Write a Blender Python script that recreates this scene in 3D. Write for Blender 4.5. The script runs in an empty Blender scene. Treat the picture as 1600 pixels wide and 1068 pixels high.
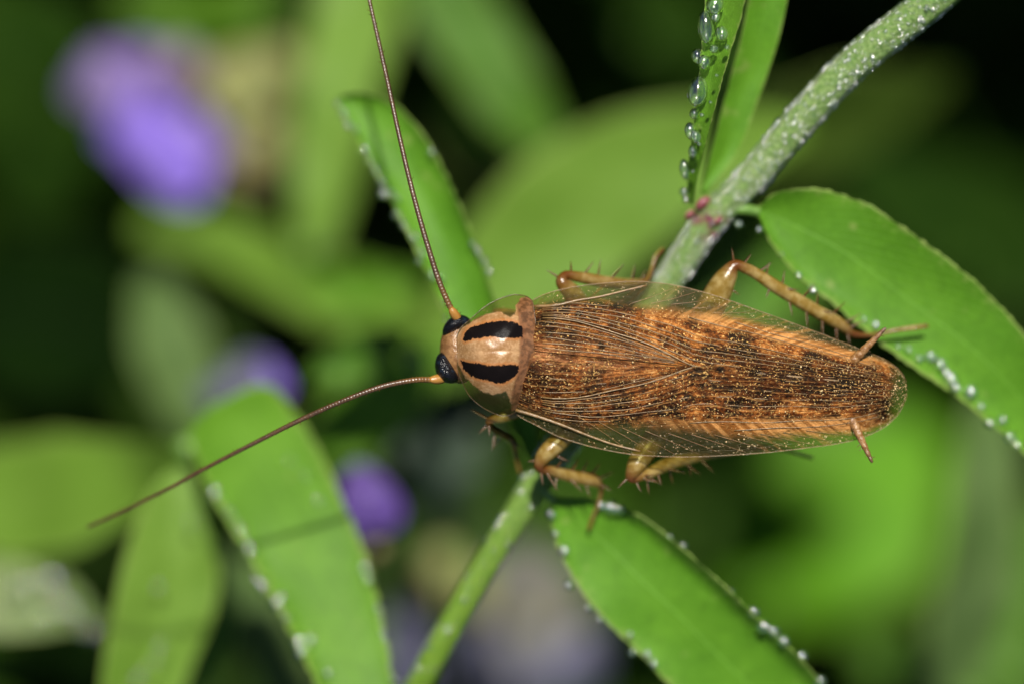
import bpy, math, random
import numpy as np
from mathutils import Vector, Matrix

random.seed(7)
rng = np.random.default_rng(7)
SC = bpy.context.scene
COL = SC.collection
# 1 Blender unit = 1 millimetre
SC.unit_settings.system = 'METRIC'
SC.unit_settings.scale_length = 0.001

# ------------------------------------------------------------------ camera
D = 100.0                       # camera height above the insect's back (mm)
K = 60.0                        # photo pixels per mm at the insect's back
cam_data = bpy.data.cameras.new('camera')
cam = bpy.data.objects.new('camera', cam_data)
COL.objects.link(cam)
cam.location = (0, 0, D)
cam.rotation_euler = (0, 0, 0)
cam_data.sensor_width = 36.0
cam_data.lens = 36.0 * D * K / 1600.0
cam_data.clip_start = 1.0
cam_data.clip_end = 2000.0
cam_data.dof.use_dof = True
cam_data.dof.focus_distance = D + 0.35
cam_data.dof.aperture_fstop = cam_data.lens * 1e-3 / 7.2
SC.camera = cam

# ------------------------------------------------------------------ light
SUN_EL, SUN_AZ = 63.0, 6.0     # azimuth measured from +Y towards +X
world = bpy.data.worlds.new('World')
SC.world = world
world.use_nodes = True
wn = world.node_tree
for n in list(wn.nodes):
    wn.nodes.remove(n)
sky = wn.nodes.new('ShaderNodeTexSky')
sky.sky_type = 'NISHITA'
sky.sun_disc = False
sky.sun_elevation = math.radians(SUN_EL)
sky.sun_rotation = math.radians(SUN_AZ)
bg = wn.nodes.new('ShaderNodeBackground')
bg.inputs['Strength'].default_value = 0.05
wo = wn.nodes.new('ShaderNodeOutputWorld')
wn.links.new(sky.outputs[0], bg.inputs[0])
wn.links.new(bg.outputs[0], wo.inputs[0])
sun_data = bpy.data.lights.new('sun', 'SUN')
sun_data.energy = 4.6
sun_data.angle = math.radians(1.5)
sun_data.color = (1.0, 0.95, 0.86)
sun = bpy.data.objects.new('sun', sun_data)
COL.objects.link(sun)
el, az = math.radians(SUN_EL), math.radians(SUN_AZ)
SUNV = Vector((math.sin(az) * math.cos(el), math.cos(az) * math.cos(el), math.sin(el)))
sun.rotation_euler = SUNV.to_track_quat('Z', 'Y').to_euler()
sun.location = SUNV * 150
SC.view_settings.view_transform = 'Standard'
SC.view_settings.look = 'None'
SC.view_settings.exposure = 1.1
SC.view_settings.gamma = 1.0
SC.view_settings.use_curve_mapping = False
SC.cycles.max_bounces = 10
SC.cycles.transparent_max_bounces = 24
SC.cycles.transmission_bounces = 8

GROUND_Z = -92.0

# ------------------------------------------------------------------ helpers
def P(px, py, z=0.0):
    """a point at height z, from its place in the photograph"""
    f = (D - z) / D / K
    return np.array([(px - 800.0) * f, (534.0 - py) * f, z])

def PA(a):
    return np.array([P(*r[:3]) for r in a])

def crom(pts, n):
    """smooth Catmull-Rom resampling of rows, n samples, by chord length"""
    p = np.asarray(pts, float)
    if len(p) == 2:
        t = np.linspace(0, 1, n)[:, None]
        return p[0] * (1 - t) + p[1] * t
    d = np.r_[0, np.cumsum(np.maximum(np.linalg.norm(np.diff(p[:, :3], axis=0), axis=1), 1e-6) ** 0.8)]
    m = np.gradient(p, d, axis=0)
    t = np.linspace(0, d[-1], n)
    k = np.clip(np.searchsorted(d, t, side='right') - 1, 0, len(p) - 2)
    h = (d[k + 1] - d[k])[:, None]
    u = ((t - d[k]) / (d[k + 1] - d[k]))[:, None]
    return ((2*u**3 - 3*u**2 + 1) * p[k] + (u**3 - 2*u**2 + u) * h * m[k]
            + (-2*u**3 + 3*u**2) * p[k + 1] + (u**3 - u**2) * h * m[k + 1])

def grid_faces(nu, nv, wrap=False):
    i = np.arange(nu - 1)[:, None]
    j = np.arange(nv if wrap else nv - 1)[None, :]
    j2 = (j + 1) % nv if wrap else j + 1
    f = np.stack([i*nv + j + 0*i, i*nv + j2, (i+1)*nv + j2, (i+1)*nv + j + 0*i], -1)
    return f.reshape(-1, 4).tolist()

def mesh(name, verts, faces, material, attrs=None, uv=None, smooth=True):
    me = bpy.data.meshes.new(name)
    me.from_pydata(np.asarray(verts, float).tolist(), [], faces)
    me.materials.append(material)
    if smooth:
        me.polygons.foreach_set('use_smooth', [True] * len(me.polygons))
    if uv is not None:
        lay = me.uv_layers.new(name='UVMap')
        li = np.zeros(len(me.loops), int)
        me.loops.foreach_get('vertex_index', li)
        lay.data.foreach_set('uv', np.asarray(uv, float)[li].ravel())
    for k, v in (attrs or {}).items():
        v = np.asarray(v, float)
        if v.ndim == 1:
            a = me.attributes.new(k, 'FLOAT', 'POINT'); a.data.foreach_set('value', v)
        else:
            a = me.attributes.new(k, 'FLOAT_VECTOR', 'POINT'); a.data.foreach_set('vector', v.ravel())
    me.update()
    return me

def link(name, me, parent=None):
    """me holds world coordinates; a child is stored relative to its ancestors"""
    o = bpy.data.objects.new(name, me)
    COL.objects.link(o)
    if parent is not None:
        o.parent = parent
        off = Vector((0, 0, 0)); p = parent
        while p is not None:
            off += p.location; p = p.parent
        o.location = -off
    return o

def thing(name, loc, label, cat, group=None):
    o = bpy.data.objects.new(name, None)
    o.empty_display_size = 0.5
    COL.objects.link(o)
    o.location = Vector([float(c) for c in loc])
    tag(o, label, cat, group)
    return o

def tag(o, label=None, cat=None, group=None, kind=None):
    if label: o['label'] = label
    if cat: o['category'] = cat
    if group: o['group'] = group
    if kind: o['kind'] = kind
    return o

def frames(c):
    t = np.gradient(c, axis=0)
    t /= np.maximum(np.linalg.norm(t, axis=1), 1e-9)[:, None]
    ref = np.array([0, 0, 1.0])
    if abs(t[0] @ ref) > 0.9: ref = np.array([1.0, 0, 0])
    n = np.zeros_like(c)
    v = ref - t[0] * (ref @ t[0]); n[0] = v / np.linalg.norm(v)
    for i in range(1, len(c)):
        v = n[i-1] - t[i] * (n[i-1] @ t[i]); n[i] = v / max(np.linalg.norm(v), 1e-9)
    return t, n, np.cross(t, n)

def tube(c, r, ns=10, flat=1.0, caps=True):
    """closed tube round the points c with radii r; flat scales it along the frame normal"""
    c = np.asarray(c, float); r = np.broadcast_to(np.asarray(r, float), (len(c),))
    t, n, b = frames(c)
    a = np.linspace(0, 2*np.pi, ns, endpoint=False)
    v = (c[:, None] + r[:, None, None] * (flat*np.cos(a)[None, :, None]*n[:, None] + np.sin(a)[None, :, None]*b[:, None])).reshape(-1, 3)
    f = grid_faces(len(c), ns, True)
    if caps:
        f.append(list(range(ns))[::-1]); k = (len(c)-1)*ns
        f.append([k + i for i in range(ns)])
    par = np.repeat(np.linspace(0, 1, len(c)), ns)
    return v, f, par

def ellipsoid(center, axes, nu=14, nv=20):
    """axes: 3 rows, half-axis vectors"""
    th = np.linspace(0.02, np.pi - 0.02, nu); ph = np.linspace(0, 2*np.pi, nv, endpoint=False)
    T, F = np.meshgrid(th, ph, indexing='ij')
    u = np.stack([np.sin(T)*np.cos(F), np.sin(T)*np.sin(F), np.cos(T)], -1).reshape(-1, 3)
    v = np.asarray(center) + u @ np.asarray(axes, float)
    f = grid_faces(nu, nv, True)
    f.append(list(range(nv))[::-1]); k = (nu-1)*nv; f.append([k+i for i in range(nv)])
    return v, f

def join(parts):
    V, F, o = [], [], 0
    for v, f in parts:
        V.append(v); F += [[i + o for i in q] for q in f]; o += len(v)
    return np.concatenate(V), F

# ------------------------------------------------------------------ materials
class NT:
    def __init__(s, name):
        s.m = bpy.data.materials.new(name); s.m.use_nodes = True
        s.t = s.m.node_tree
        for n in list(s.t.nodes): s.t.nodes.remove(n)
        s.out = s.t.nodes.new('ShaderNodeOutputMaterial')
    def n(s, typ, ins=None, **props):
        nd = s.t.nodes.new('ShaderNode' + typ)
        for k, v in props.items(): setattr(nd, k, v)
        for k, v in (ins or {}).items():
            sock = nd.inputs[k]
            if isinstance(v, bpy.types.NodeSocket): s.t.links.new(v, sock)
            elif isinstance(v, (tuple, list)) and sock.type == 'RGBA' and len(v) == 3: sock.default_value = (*v, 1)
            else: sock.default_value = v
        return nd
    def attr(s, name): return s.n('Attribute', attribute_name=name)
    def math(s, op, a, b=0.0, clamp=False):
        return s.n('Math', {0: a, 1: b}, operation=op, use_clamp=clamp).outputs[0]
    def mix(s, f, a, b, blend='MIX'):
        nd = s.n('Mix', data_type='RGBA', blend_type=blend)
        for idx, v in ((0, f), (6, a), (7, b)):
            if isinstance(v, bpy.types.NodeSocket): s.t.links.new(v, nd.inputs[idx])
            elif isinstance(v, (tuple, list)): nd.inputs[idx].default_value = (*v[:3], 1)
            else: nd.inputs[idx].default_value = v
        return nd.outputs[2]
    def ramp(s, f, stops):
        nd = s.n('ValToRGB', {0: f}); e = nd.color_ramp.elements
        while len(e) < len(stops): e.new(0.5)
        for k, (p, c) in enumerate(stops):
            e[k].position = p; e[k].color = (*c, 1) if len(c) == 3 else c
        return nd.outputs[0]
    def step(s, v, lo, hi):
        return s.n('MapRange', {0: v, 1: lo, 2: hi, 3: 0.0, 4: 1.0}, clamp=True, interpolation_type='SMOOTHSTEP').outputs[0]
    def noise(s, vec, scale=1.0, detail=3.0, rough=0.55, dist=0.0):
        return s.n('TexNoise', {'Vector': vec, 'Scale': scale, 'Detail': detail, 'Roughness': rough, 'Distortion': dist}).outputs[0]
    def vec(s, x, y, z=0.0): return s.n('CombineXYZ', {0: x, 1: y, 2: z}).outputs[0]
    def scale(s, v, k): return s.n('VectorMath', {0: v, 1: k}, operation='MULTIPLY').outputs[0]
    def bump(s, h, strength=0.3, dist=0.02): return s.n('Bump', {'Height': h, 'Strength': strength, 'Distance': dist}).outputs[0]
    def done(s, shader): s.t.links.new(shader, s.out.inputs[0]); return s.m
    def pos(s): return s.n('TexCoord').outputs['Object']

def leaf_mat(name, col, col2, rim=(0.16, 0.21, 0.05), transl=0.25, rough=0.55, spec=0.16):
    t = NT(name)
    uv = t.n('TexCoord').outputs['UV']
    sp = t.n('SeparateXYZ', {0: uv})
    u, v = sp.outputs[0], sp.outputs[1]
    pos = t.pos()
    big = t.noise(pos, 0.55, 3)
    fine = t.noise(pos, 7.0, 4, 0.6)
    c = t.mix(t.step(big, 0.35, 0.68), col, col2)
    c = t.mix(t.math('MULTIPLY', t.step(fine, 0.48, 0.72), 0.30), c, tuple(x*1.45 for x in col2))
    c = t.mix(t.math('MULTIPLY', t.step(t.noise(pos, 2.3, 5, 0.65), 0.50, 0.72), 0.35), c, tuple(x*0.62 for x in col))
    # midrib, side veins
    av = t.math('ABSOLUTE', t.math('SUBTRACT', v, 0.5))
    rib = t.math('SUBTRACT', 1.0, t.step(av, 0.006, 0.022))
    ph = t.math('SUBTRACT', t.math('MULTIPLY', u, 22.0), t.math('MULTIPLY', av, 13.0))
    side = t.math('ABSOLUTE', t.math('SUBTRACT', t.math('FRACT', ph), 0.5))
    side = t.math('SUBTRACT', 1.0, t.step(side, 0.02, 0.09))
    c = t.mix(t.math('MULTIPLY', t.math('MAXIMUM', t.math('MULTIPLY', rib, 0.6), t.math('MULTIPLY', side, 0.5)), 0.7), c, tuple(x*1.25 + 0.01 for x in col2))
    # pale leaf margin, with its own ragged width
    e = t.math('ADD', av, t.math('MULTIPLY', t.math('SUBTRACT', t.noise(pos, 3.0, 2), 0.5), 0.045))
    c = t.mix(t.math('MULTIPLY', t.step(e, 0.462, 0.498), 0.65), c, rim)
    spk = t.math('MULTIPLY', t.step(t.noise(pos, 6.5, 3, 0.6), 0.52, 0.64), t.step(av, 0.36, 0.50))
    c = t.mix(t.math('MULTIPLY', spk, 0.6), c, rim)
    blot = t.noise(pos, 1.7, 1)
    c = t.mix(t.math('MULTIPLY', t.step(blot, 0.68, 0.78), 0.5), c, rim)
    h = t.math('ADD', t.math('MULTIPLY', t.noise(pos, 16.0, 2), 0.5), t.math('MULTIPLY', t.math('ADD', rib, t.math('MULTIPLY', side, 0.4)), -0.6))
    b = t.bump(h, 0.35, 0.05)
    pr = t.n('BsdfPrincipled', {'Base Color': c, 'Roughness': rough, 'Specular IOR Level': spec, 'Normal': b})
    tr = t.n('BsdfTranslucent', {'Color': t.mix(1.0, c, (1.2, 1.15, 0.35), 'MULTIPLY')})
    mx = t.n('MixShader', {0: transl, 1: pr.outputs[0], 2: tr.outputs[0]})
    return t.done(mx.outputs[0])

M = {}
M['leaf'] = leaf_mat('leaf_fresh', (0.048, 0.136, 0.005), (0.068, 0.174, 0.009))
M['leaf_bright'] = leaf_mat('leaf_bright', (0.052, 0.132, 0.006), (0.070, 0.164, 0.010))
M['leaf_vivid'] = leaf_mat('leaf_vivid', (0.054, 0.158, 0.006), (0.070, 0.185, 0.008), spec=0.05)  # stronger green for the far low leaf
M['leaf_pale'] = leaf_mat('leaf_pale', (0.076, 0.150, 0.014), (0.092, 0.172, 0.020))
M['leaf_deep'] = leaf_mat('leaf_deep', (0.035, 0.090, 0.006), (0.050, 0.125, 0.010))
M['leaf_olive'] = leaf_mat('leaf_olive', (0.030, 0.060, 0.005), (0.045, 0.080, 0.008))
M['leaf_shade'] = leaf_mat('leaf_shade', (0.0050, 0.0160, 0.0010), (0.0095, 0.0250, 0.0016), rim=(0.014, 0.03, 0.004), transl=0.1, spec=0.02, rough=0.8)  # deep shade painted into the leaf colour
M['leaf_shade_deep'] = leaf_mat('leaf_shade_deep', (0.0015, 0.0058, 0.0006), (0.0025, 0.0085, 0.0008), rim=(0.008, 0.016, 0.003), transl=0.1, spec=0.01, rough=0.9)  # same painted shade, nearly black
M['leaf_grey'] = leaf_mat('leaf_grey', (0.050, 0.090, 0.024), (0.068, 0.112, 0.034), spec=0.06)
M['leaf_silver'] = leaf_mat('leaf_silver', (0.055, 0.095, 0.022), (0.12, 0.155, 0.065))
M['foliage'] = leaf_mat('foliage_low', (0.022, 0.058, 0.003), (0.036, 0.085, 0.005), rim=(0.03, 0.06, 0.008), transl=0.25)

def simple(name, col, col2, rough=0.5, scale=6.0, spec=0.4, transl=0.0, bump=0.25, sss=0.0):
    t = NT(name)
    pos = t.pos()
    c = t.mix(t.step(t.noise(pos, scale, 4), 0.35, 0.65), col, col2)
    pr = t.n('BsdfPrincipled', {'Base Color': c, 'Roughness': rough, 'Specular IOR Level': spec,
             'Normal': t.bump(t.noise(pos, scale*3, 3), bump, 0.04)})
    sh = pr.outputs[0]
    if transl:
        tr = t.n('BsdfTranslucent', {'Color': c})
        sh = t.n('MixShader', {0: transl, 1: sh, 2: tr.outputs[0]}).outputs[0]
    return t.done(sh)

def stem_mat(node):
    t = NT('stem_green')
    pos = t.pos(); a = t.attr('along').outputs['Fac']
    c = t.mix(t.step(t.noise(pos, 5.0, 4), 0.35, 0.7), (0.072, 0.145, 0.006), (0.105, 0.185, 0.012))
    frost = t.mix(t.step(t.noise(pos, 11.0, 4), 0.35, 0.62), (0.055, 0.115, 0.018), (0.125, 0.185, 0.055))
    c = t.mix(t.math('SUBTRACT', 1.0, t.step(a, 0.22, 0.34)), c, frost)
    n1 = t.math('SUBTRACT', 1.0, t.step(t.math('ABSOLUTE', t.math('SUBTRACT', a, node)), 0.002, 0.008))
    c = t.mix(t.math('MULTIPLY', n1, t.step(t.noise(pos, 2.6, 3), 0.46, 0.60)), c, (0.10, 0.018, 0.032))
    pr = t.n('BsdfPrincipled', {'Base Color': c, 'Roughness': 0.45, 'Specular IOR Level': 0.25,
             'Normal': t.bump(t.noise(pos, 9.0, 4, 0.65), 0.9, 0.12)})
    return t.done(pr.outputs[0])
M['stalk'] = simple('stalk_green', (0.050, 0.11, 0.014), (0.075, 0.15, 0.022), 0.45, 4.0)
M['stipule'] = simple('stipule_pink', (0.12, 0.014, 0.035), (0.16, 0.07, 0.05), 0.4, 6.0)
M['petal'] = simple('petal_violet', (0.135, 0.080, 0.40), (0.185, 0.125, 0.47), 0.5, 1.2, 0.3, 0.3)
M['petal_lilac'] = simple('petal_lilac', (0.15, 0.105, 0.27), (0.19, 0.14, 0.28), 0.5, 1.2, 0.3, 0.3)
M['petal_pink'] = simple('petal_pink', (0.16, 0.12, 0.18), (0.20, 0.15, 0.19), 0.5, 1.2, 0.3, 0.3)
M['petal_mid'] = simple('petal_mid', (0.060, 0.030, 0.150), (0.085, 0.048, 0.21), 0.5, 1.2, 0.3, 0.25)
M['petal_dark'] = simple('petal_purple', (0.075, 0.035, 0.17), (0.105, 0.055, 0.25), 0.5, 1.2, 0.3, 0.25)
M['petal_pale'] = simple('petal_pale', (0.095, 0.090, 0.045), (0.090, 0.090, 0.10), 0.5, 0.5, 0.3, 0.3)
M['petal_slate'] = simple('petal_slate', (0.050, 0.052, 0.085), (0.075, 0.072, 0.120), 0.5, 0.8, 0.3, 0.25)
M['calyx'] = simple('calyx_olive', (0.135, 0.170, 0.045), (0.190, 0.155, 0.062), 0.55, 0.9, 0.3, 0.2)
M['slate_leaf'] = leaf_mat('leaf_slate', (0.018, 0.032, 0.018), (0.028, 0.044, 0.028), rim=(0.05, 0.06, 0.04), transl=0.1)

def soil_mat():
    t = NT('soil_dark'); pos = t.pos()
    c = t.ramp(t.noise(pos, 0.06, 6, 0.65), [(0.3, (0.010, 0.016, 0.004)), (0.5, (0.014, 0.028, 0.005)), (0.7, (0.020, 0.040, 0.007))])  # dimness of the depths put into the soil colour
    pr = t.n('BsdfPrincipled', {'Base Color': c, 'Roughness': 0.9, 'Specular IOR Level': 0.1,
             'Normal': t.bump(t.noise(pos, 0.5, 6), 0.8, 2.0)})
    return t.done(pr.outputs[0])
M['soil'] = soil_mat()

def dew_mat(name, glass, shine, rough):
    t = NT(name)
    g = t.n('BsdfPrincipled', {'Base Color': (1, 1, 1), 'Roughness': 0.03, 'IOR': 1.333, 'Transmission Weight': 1.0})
    tr = t.n('BsdfTransparent')
    gl = t.n('BsdfGlossy', {'Color': (1, 1, 1), 'Roughness': rough})
    a = t.n('MixShader', {0: glass, 1: tr.outputs[0], 2: g.outputs[0]})
    return t.done(t.n('MixShader', {0: shine, 1: a.outputs[0], 2: gl.outputs[0]}).outputs[0])
M['dew'] = dew_mat('dew_water', 0.75, 0.11, 0.10)
M['dew_clear'] = dew_mat('dew_clear', 0.72, 0.07, 0.08)
M['dew_film'] = dew_mat('dew_fine', 0.2, 0.26, 0.18)

# ------------------------------------------------------------------ ground
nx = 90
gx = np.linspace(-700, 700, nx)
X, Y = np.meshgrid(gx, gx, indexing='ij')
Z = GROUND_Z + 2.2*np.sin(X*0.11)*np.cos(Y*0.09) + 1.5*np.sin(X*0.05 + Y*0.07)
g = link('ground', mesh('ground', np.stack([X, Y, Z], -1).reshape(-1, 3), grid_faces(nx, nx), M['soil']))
tag(g, 'soil far below the plants, dimness painted into its dark colour', None, None, 'structure')

# ------------------------------------------------------------------ leaves
def leaf_mesh(name, L, R, material, nu=56, nv=22, fold=0.0, sag=0.0, curl=(0, 0), wave=0.05, serr=0.0, thick=0.09):
    """L, R: the two edges as rows (px, py, z), base first"""
    a = crom(PA(L), nu); b = crom(PA(R), nu)
    v = np.linspace(0, 1, nv)
    v = 0.5 - 0.5*np.cos(np.pi*v)*(0.55 + 0.45*np.abs(np.cos(np.pi*v)))
    w = np.linalg.norm(b - a, axis=1)
    G = a[:, None]*(1 - v)[None, :, None] + b[:, None]*v[None, :, None]
    q = np.abs(2*v - 1)
    u = np.linspace(0, 1, nu)
    zoff = (fold*q)[None, :] - (sag*(1 - q**2))[None, :]
    zoff = zoff * np.minimum(w/ max(w.max(), 1e-6)*1.3, 1)[:, None]
    zoff = zoff + (curl[0]*np.clip((0.1 - v)/0.1, 0, 1)**0.8)[None] * np.sin(np.pi*u)[:, None]**0.5
    zoff = zoff + (curl[1]*np.clip((v - 0.9)/0.1, 0, 1)**0.8)[None] * np.sin(np.pi*u)[:, None]**0.5
    ph = rng.uniform(0, 6.28, 4)
    zoff = zoff + wave*(np.sin(u*17 + ph[0])[:, None]*np.sin(v*5 + ph[1])[None] + 0.7*np.sin(u*31 + ph[2])[:, None]*(q**3)[None])
    G[..., 2] += zoff
    if serr:
        e = (q > 0.999)
        out = (b - a)/np.maximum(w, 1e-6)[:, None]
        j = serr*rng.uniform(-0.5, 1, nu)
        G[:, 0] -= out*j[:, None]; G[:, -1] += out*rng.uniform(-0.5, 1, nu)[:, None]*serr
    top = G.reshape(-1, 3)
    bot = top.copy(); bot[:, 2] -= thick
    n = nu*nv
    f = grid_faces(nu, nv)
    ids = np.arange(n).reshape(nu, nv)
    rim = np.r_[ids[:, 0], ids[-1, 1:], ids[::-1, -1][1:], ids[0, ::-1][1:-1]]
    F = f + [[i + n for i in q_[::-1]] for q_ in f]
    F += [[int(rim[k]), int(rim[(k+1) % len(rim)]), int(rim[(k+1) % len(rim)] + n), int(rim[k] + n)] for k in range(len(rim))]
    UU, VV = np.meshgrid(u, v, indexing='ij')
    uv = np.stack([UU, VV], -1).reshape(-1, 2)
    me = mesh(name, np.r_[top, bot], F, material, uv=np.r_[uv, uv])
    return me

def leaf(parent, L, R, material, **kw):
    return link('leaflet', leaf_mesh('leaflet', L, R, M[material], **kw), parent)

def axis_leaf(parent, axis, half, material, tilt=0.0, **kw):
    """axis rows (px,py,z), half widths in px at those rows; tilt adds z from one edge to the other"""
    a = np.asarray(axis, float); h = np.asarray(half, float)
    n = 15
    ar = crom(a, n); hr = np.interp(np.linspace(0, 1, n), np.linspace(0, 1, len(h)), h)
    s = np.linspace(0, 1, n)
    hr = np.interp(s, np.linspace(0, 1, len(h)), h)
    hr[0] = max(h[0], 2); hr[-1] = max(h[-1], 2)
    d = np.gradient(ar[:, :2], axis=0); d /= np.linalg.norm(d, axis=1)[:, None]
    nrm = np.stack([-d[:, 1], d[:, 0]], -1)
    L = np.c_[ar[:, :2] - nrm*hr[:, None], ar[:, 2] - tilt*hr/max(h.max(), 1)]
    R = np.c_[ar[:, :2] + nrm*hr[:, None], ar[:, 2] + tilt*hr/max(h.max(), 1)]
    return leaf(parent, L, R, material, **kw)

def stalk(name, parent, pts, r, material='stalk', n=40, ns=10):
    c = crom(PA(pts), n)
    r = np.interp(np.linspace(0, 1, n), np.linspace(0, 1, len(r)), r)
    v, f, par = tube(c, r, ns)
    return link(name, mesh(name, v, f, M[material], {'along': par}), parent)

def ground_pts(px, py, z0, dx=30, dy=60):
    """a stem running from a pixel point at height z0 down to the soil"""
    p = P(px, py, z0)
    rows = []
    for k, s in ((0, 0.0), (1, 0.25), (2, 0.6), (3, 1.0)):
        z = z0 + (GROUND_Z - 3 - z0)*s
        f = (D - z)/D/K
        x = p[0] + dx*0.02*s; y = p[1] - dy*0.02*s
        rows.append((x/f + 800, 534 - y/f, z))
    return rows

# ---- the plant the insect sits on
plant = thing('alfalfa_plant', P(600, 1170, -6), 'dewy green plant with diagonal frosted stem and oblong leaflets under the cockroach', 'plant')
STEM = [(1800, -330, 1.5), (1500, -35, -1.6), (1440, 15, -1.9), (1330, 103, -2.3), (1240, 200, -2.6), (1170, 283, -2.9), (1110, 345, -3.1), (1045, 440, -3.4),
        (950, 580, -3.6), (840, 752, -3.8), (745, 905, -4.3), (665, 1050, -5.2), (600, 1180, -6.8), (520, 1420, -14), (480, 1500, -40), (470, 1450, -95)]
nS = 150
stem_c = crom(PA(STEM), nS)
stem_r = np.interp(np.linspace(0, 1, nS), [0, 0.15, 0.22, 0.26, 0.30, 0.40, 1], [0.47, 0.44, 0.41, 0.47, 0.37, 0.34, 0.34])
sv, sf, spar = tube(stem_c, stem_r, 28)
# fine ridges along the stem
ang = np.tile(np.linspace(0, 2*np.pi, 28, endpoint=False), nS)
cc = np.repeat(stem_c, 28, axis=0)
sv = cc + (sv - cc)*(1 + 0.05*np.cos(ang*7))[:, None]
M['stem'] = stem_mat(float(np.hypot(stem_c[:, 0] - P(1108, 330, -3)[0], stem_c[:, 1] - P(1108, 330, -3)[1]).argmin()/(nS - 1)))
link('stem', mesh('stem', sv, sf, M['stem'], {'along': spar}), plant)

Lf = {}
# right broad leaflet
Lf['right'] = (
    [(1182, 327, -2.9), (1212, 302, -2.7), (1270, 296, -2.6), (1335, 310, -2.6), (1400, 347, -2.6), (1470, 398, -2.7), (1540, 455, -2.9), (1600, 522, -3.1), (1660, 610, -3.6), (1705, 720, -4.2), (1712, 770, -4.5)],
    [(1184, 333, -2.9), (1200, 372, -3.0), (1240, 424, -3.0), (1300, 474, -3.0), (1370, 532, -3.1), (1430, 575, -3.2), (1500, 622, -3.4), (1560, 672, -3.6), (1620, 724, -3.9), (1680, 765, -4.3), (1710, 773, -4.5)])
leaf(plant, *Lf['right'], 'leaf', sag=0.25, wave=0.05, serr=0.05, curl=(0.0, 0.12), nu=90)
stalk('petiolule', plant, [(1118, 325, -3.0), (1150, 326, -2.85), (1186, 331, -2.95)], [0.17, 0.17, 0.14], 'stalk')
# upright leaflet edge-on with large drops
Lf['upright'] = (
    [(1078, 318, -2.6), (1074, 285, -2.1), (1078, 240, -1.5), (1087, 170, -0.9), (1095, 90, -0.5), (1100, 20, -0.2), (1106, -50, 0.2)],
    [(1083, 318, -2.5), (1090, 280, -1.8), (1103, 225, -1.05), (1122, 150, -0.4), (1137, 95, -0.05), (1160, 20, 0.4), (1172, -50, 0.8)])
leaf(plant, *Lf['upright'], 'leaf_bright', wave=0.03, serr=0.02, sag=0.1)
Lf['second'] = (
    [(1096, 300, -3.0), (1112, 235, -2.9), (1136, 140, -2.8), (1160, 50, -2.5), (1178, -50, -2.2)],
    [(1103, 302, -3.0), (1148, 245, -3.2), (1185, 155, -3.1), (1217, 60, -2.8), (1240, -50, -2.4)])
leaf(plant, *Lf['second'], 'leaf', wave=0.03, sag=0.15)
leaf(plant, [(1095, 300, -3.05), (1104, 235, -4.6), (1118, 140, -5.6), (1135, 50, -5.8), (1152, -50, -5.6)],
     [(1097, 302, -3.05), (1114, 235, -3.0), (1138, 140, -2.9), (1162, 50, -2.6), (1180, -50, -2.3)], 'leaf_deep', wave=0.02)  # folded half in shade, its shade put into a darker green
# upper left leaflet, from the lower node
Lf['left'] = (
    [(838, 735, -4.0), (775, 620, -4.4), (712, 520, -4.6), (668, 430, -4.7), (625, 340, -4.8), (585, 265, -5.0), (552, 205, -5.2), (528, 160, -5.4), (531, 152, -5.4)],
    [(846, 730, -4.0), (825, 610, -4.2), (778, 480, -4.4), (742, 380, -4.5), (700, 280, -4.7), (655, 203, -4.9), (608, 158, -5.1), (560, 146, -5.3), (534, 150, -5.4)])
leaf(plant, *Lf['left'], 'leaf', sag=0.3, wave=0.05, serr=0.05, curl=(0.2, 0.1), nu=80)
# lower leaflet
Lf['lower'] = (
    [(862, 778, -3.5), (862, 818, -3.6), (890, 892, -3.7), (940, 962, -3.8), (1003, 1024, -3.9), (1065, 1090, -4.1), (1130, 1150, -4.4), (1250, 1190, -4.8)],
    [(868, 776, -3.5), (925, 780, -3.5), (1000, 805, -3.4), (1062, 852, -3.3), (1128, 910, -3.3), (1192, 972, -3.4), (1262, 1040, -3.7), (1330, 1150, -4.6)])
leaf(plant, *Lf['lower'], 'leaf', sag=0.2, wave=0.04, serr=0.04, curl=(0.05, 0.4), nu=90)
stalk('petiolule', plant, [(838, 752, -3.7), (852, 766, -3.5), (866, 782, -3.55)], [0.15, 0.14, 0.12], 'stalk')
for (x, y, z, s) in ((1098, 318, -2.75, 1.0), (1135, 312, -2.9, 0.9), (1078, 335, -3.0, 0.7), (1122, 345, -2.6, 0.6)):
    c = P(x, y, z)
    v, f = ellipsoid(c, np.array([[0.2, 0.16, 0], [-0.09, 0.12, 0.05], [0, 0, 0.16]])*s, 8, 10)
    link('stipule', mesh('stipule', v, f, M['stipule']), plant)

# ---- sprig at the left: three leaflets meeting at one stalk
sp1 = thing('alfalfa_sprig', P(290, 705, -11), 'green sprig of three dewy leaflets crossed by the lower antenna', 'sprig', None)
Lf['front'] = (
    [(296, 668, -9.3), (302, 705, -8.6), (328, 765, -7.8), (372, 838, -7.0), (420, 920, -6.4), (462, 1000, -5.8), (500, 1080, -5.4), (530, 1160, -5.2), (550, 1190, -5.2)],
    [(330, 632, -9.6), (412, 600, -9.6), (470, 655, -8.6), (530, 770, -7.4), (575, 880, -6.6), (600, 980, -6.0), (612, 1070, -5.6), (612, 1150, -5.3), (570, 1195, -5.2)])
leaf(sp1, *Lf['front'], 'leaf_bright', sag=0.1, wave=0.05, serr=0.06, curl=(0.15, 0.05), nu=80)
leaf(sp1, [(262, 735, -11.2), (235, 770, -10.9), (202, 850, -10.5), (178, 950, -10.2), (160, 1060, -10), (160, 1180, -10)],
     [(288, 728, -11.2), (322, 790, -11.2), (342, 870, -11.4), (338, 945, -11.6), (305, 1030, -11.6), (250, 1180, -11)], 'leaf_pale', fold=0.3, sag=0.0)
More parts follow.
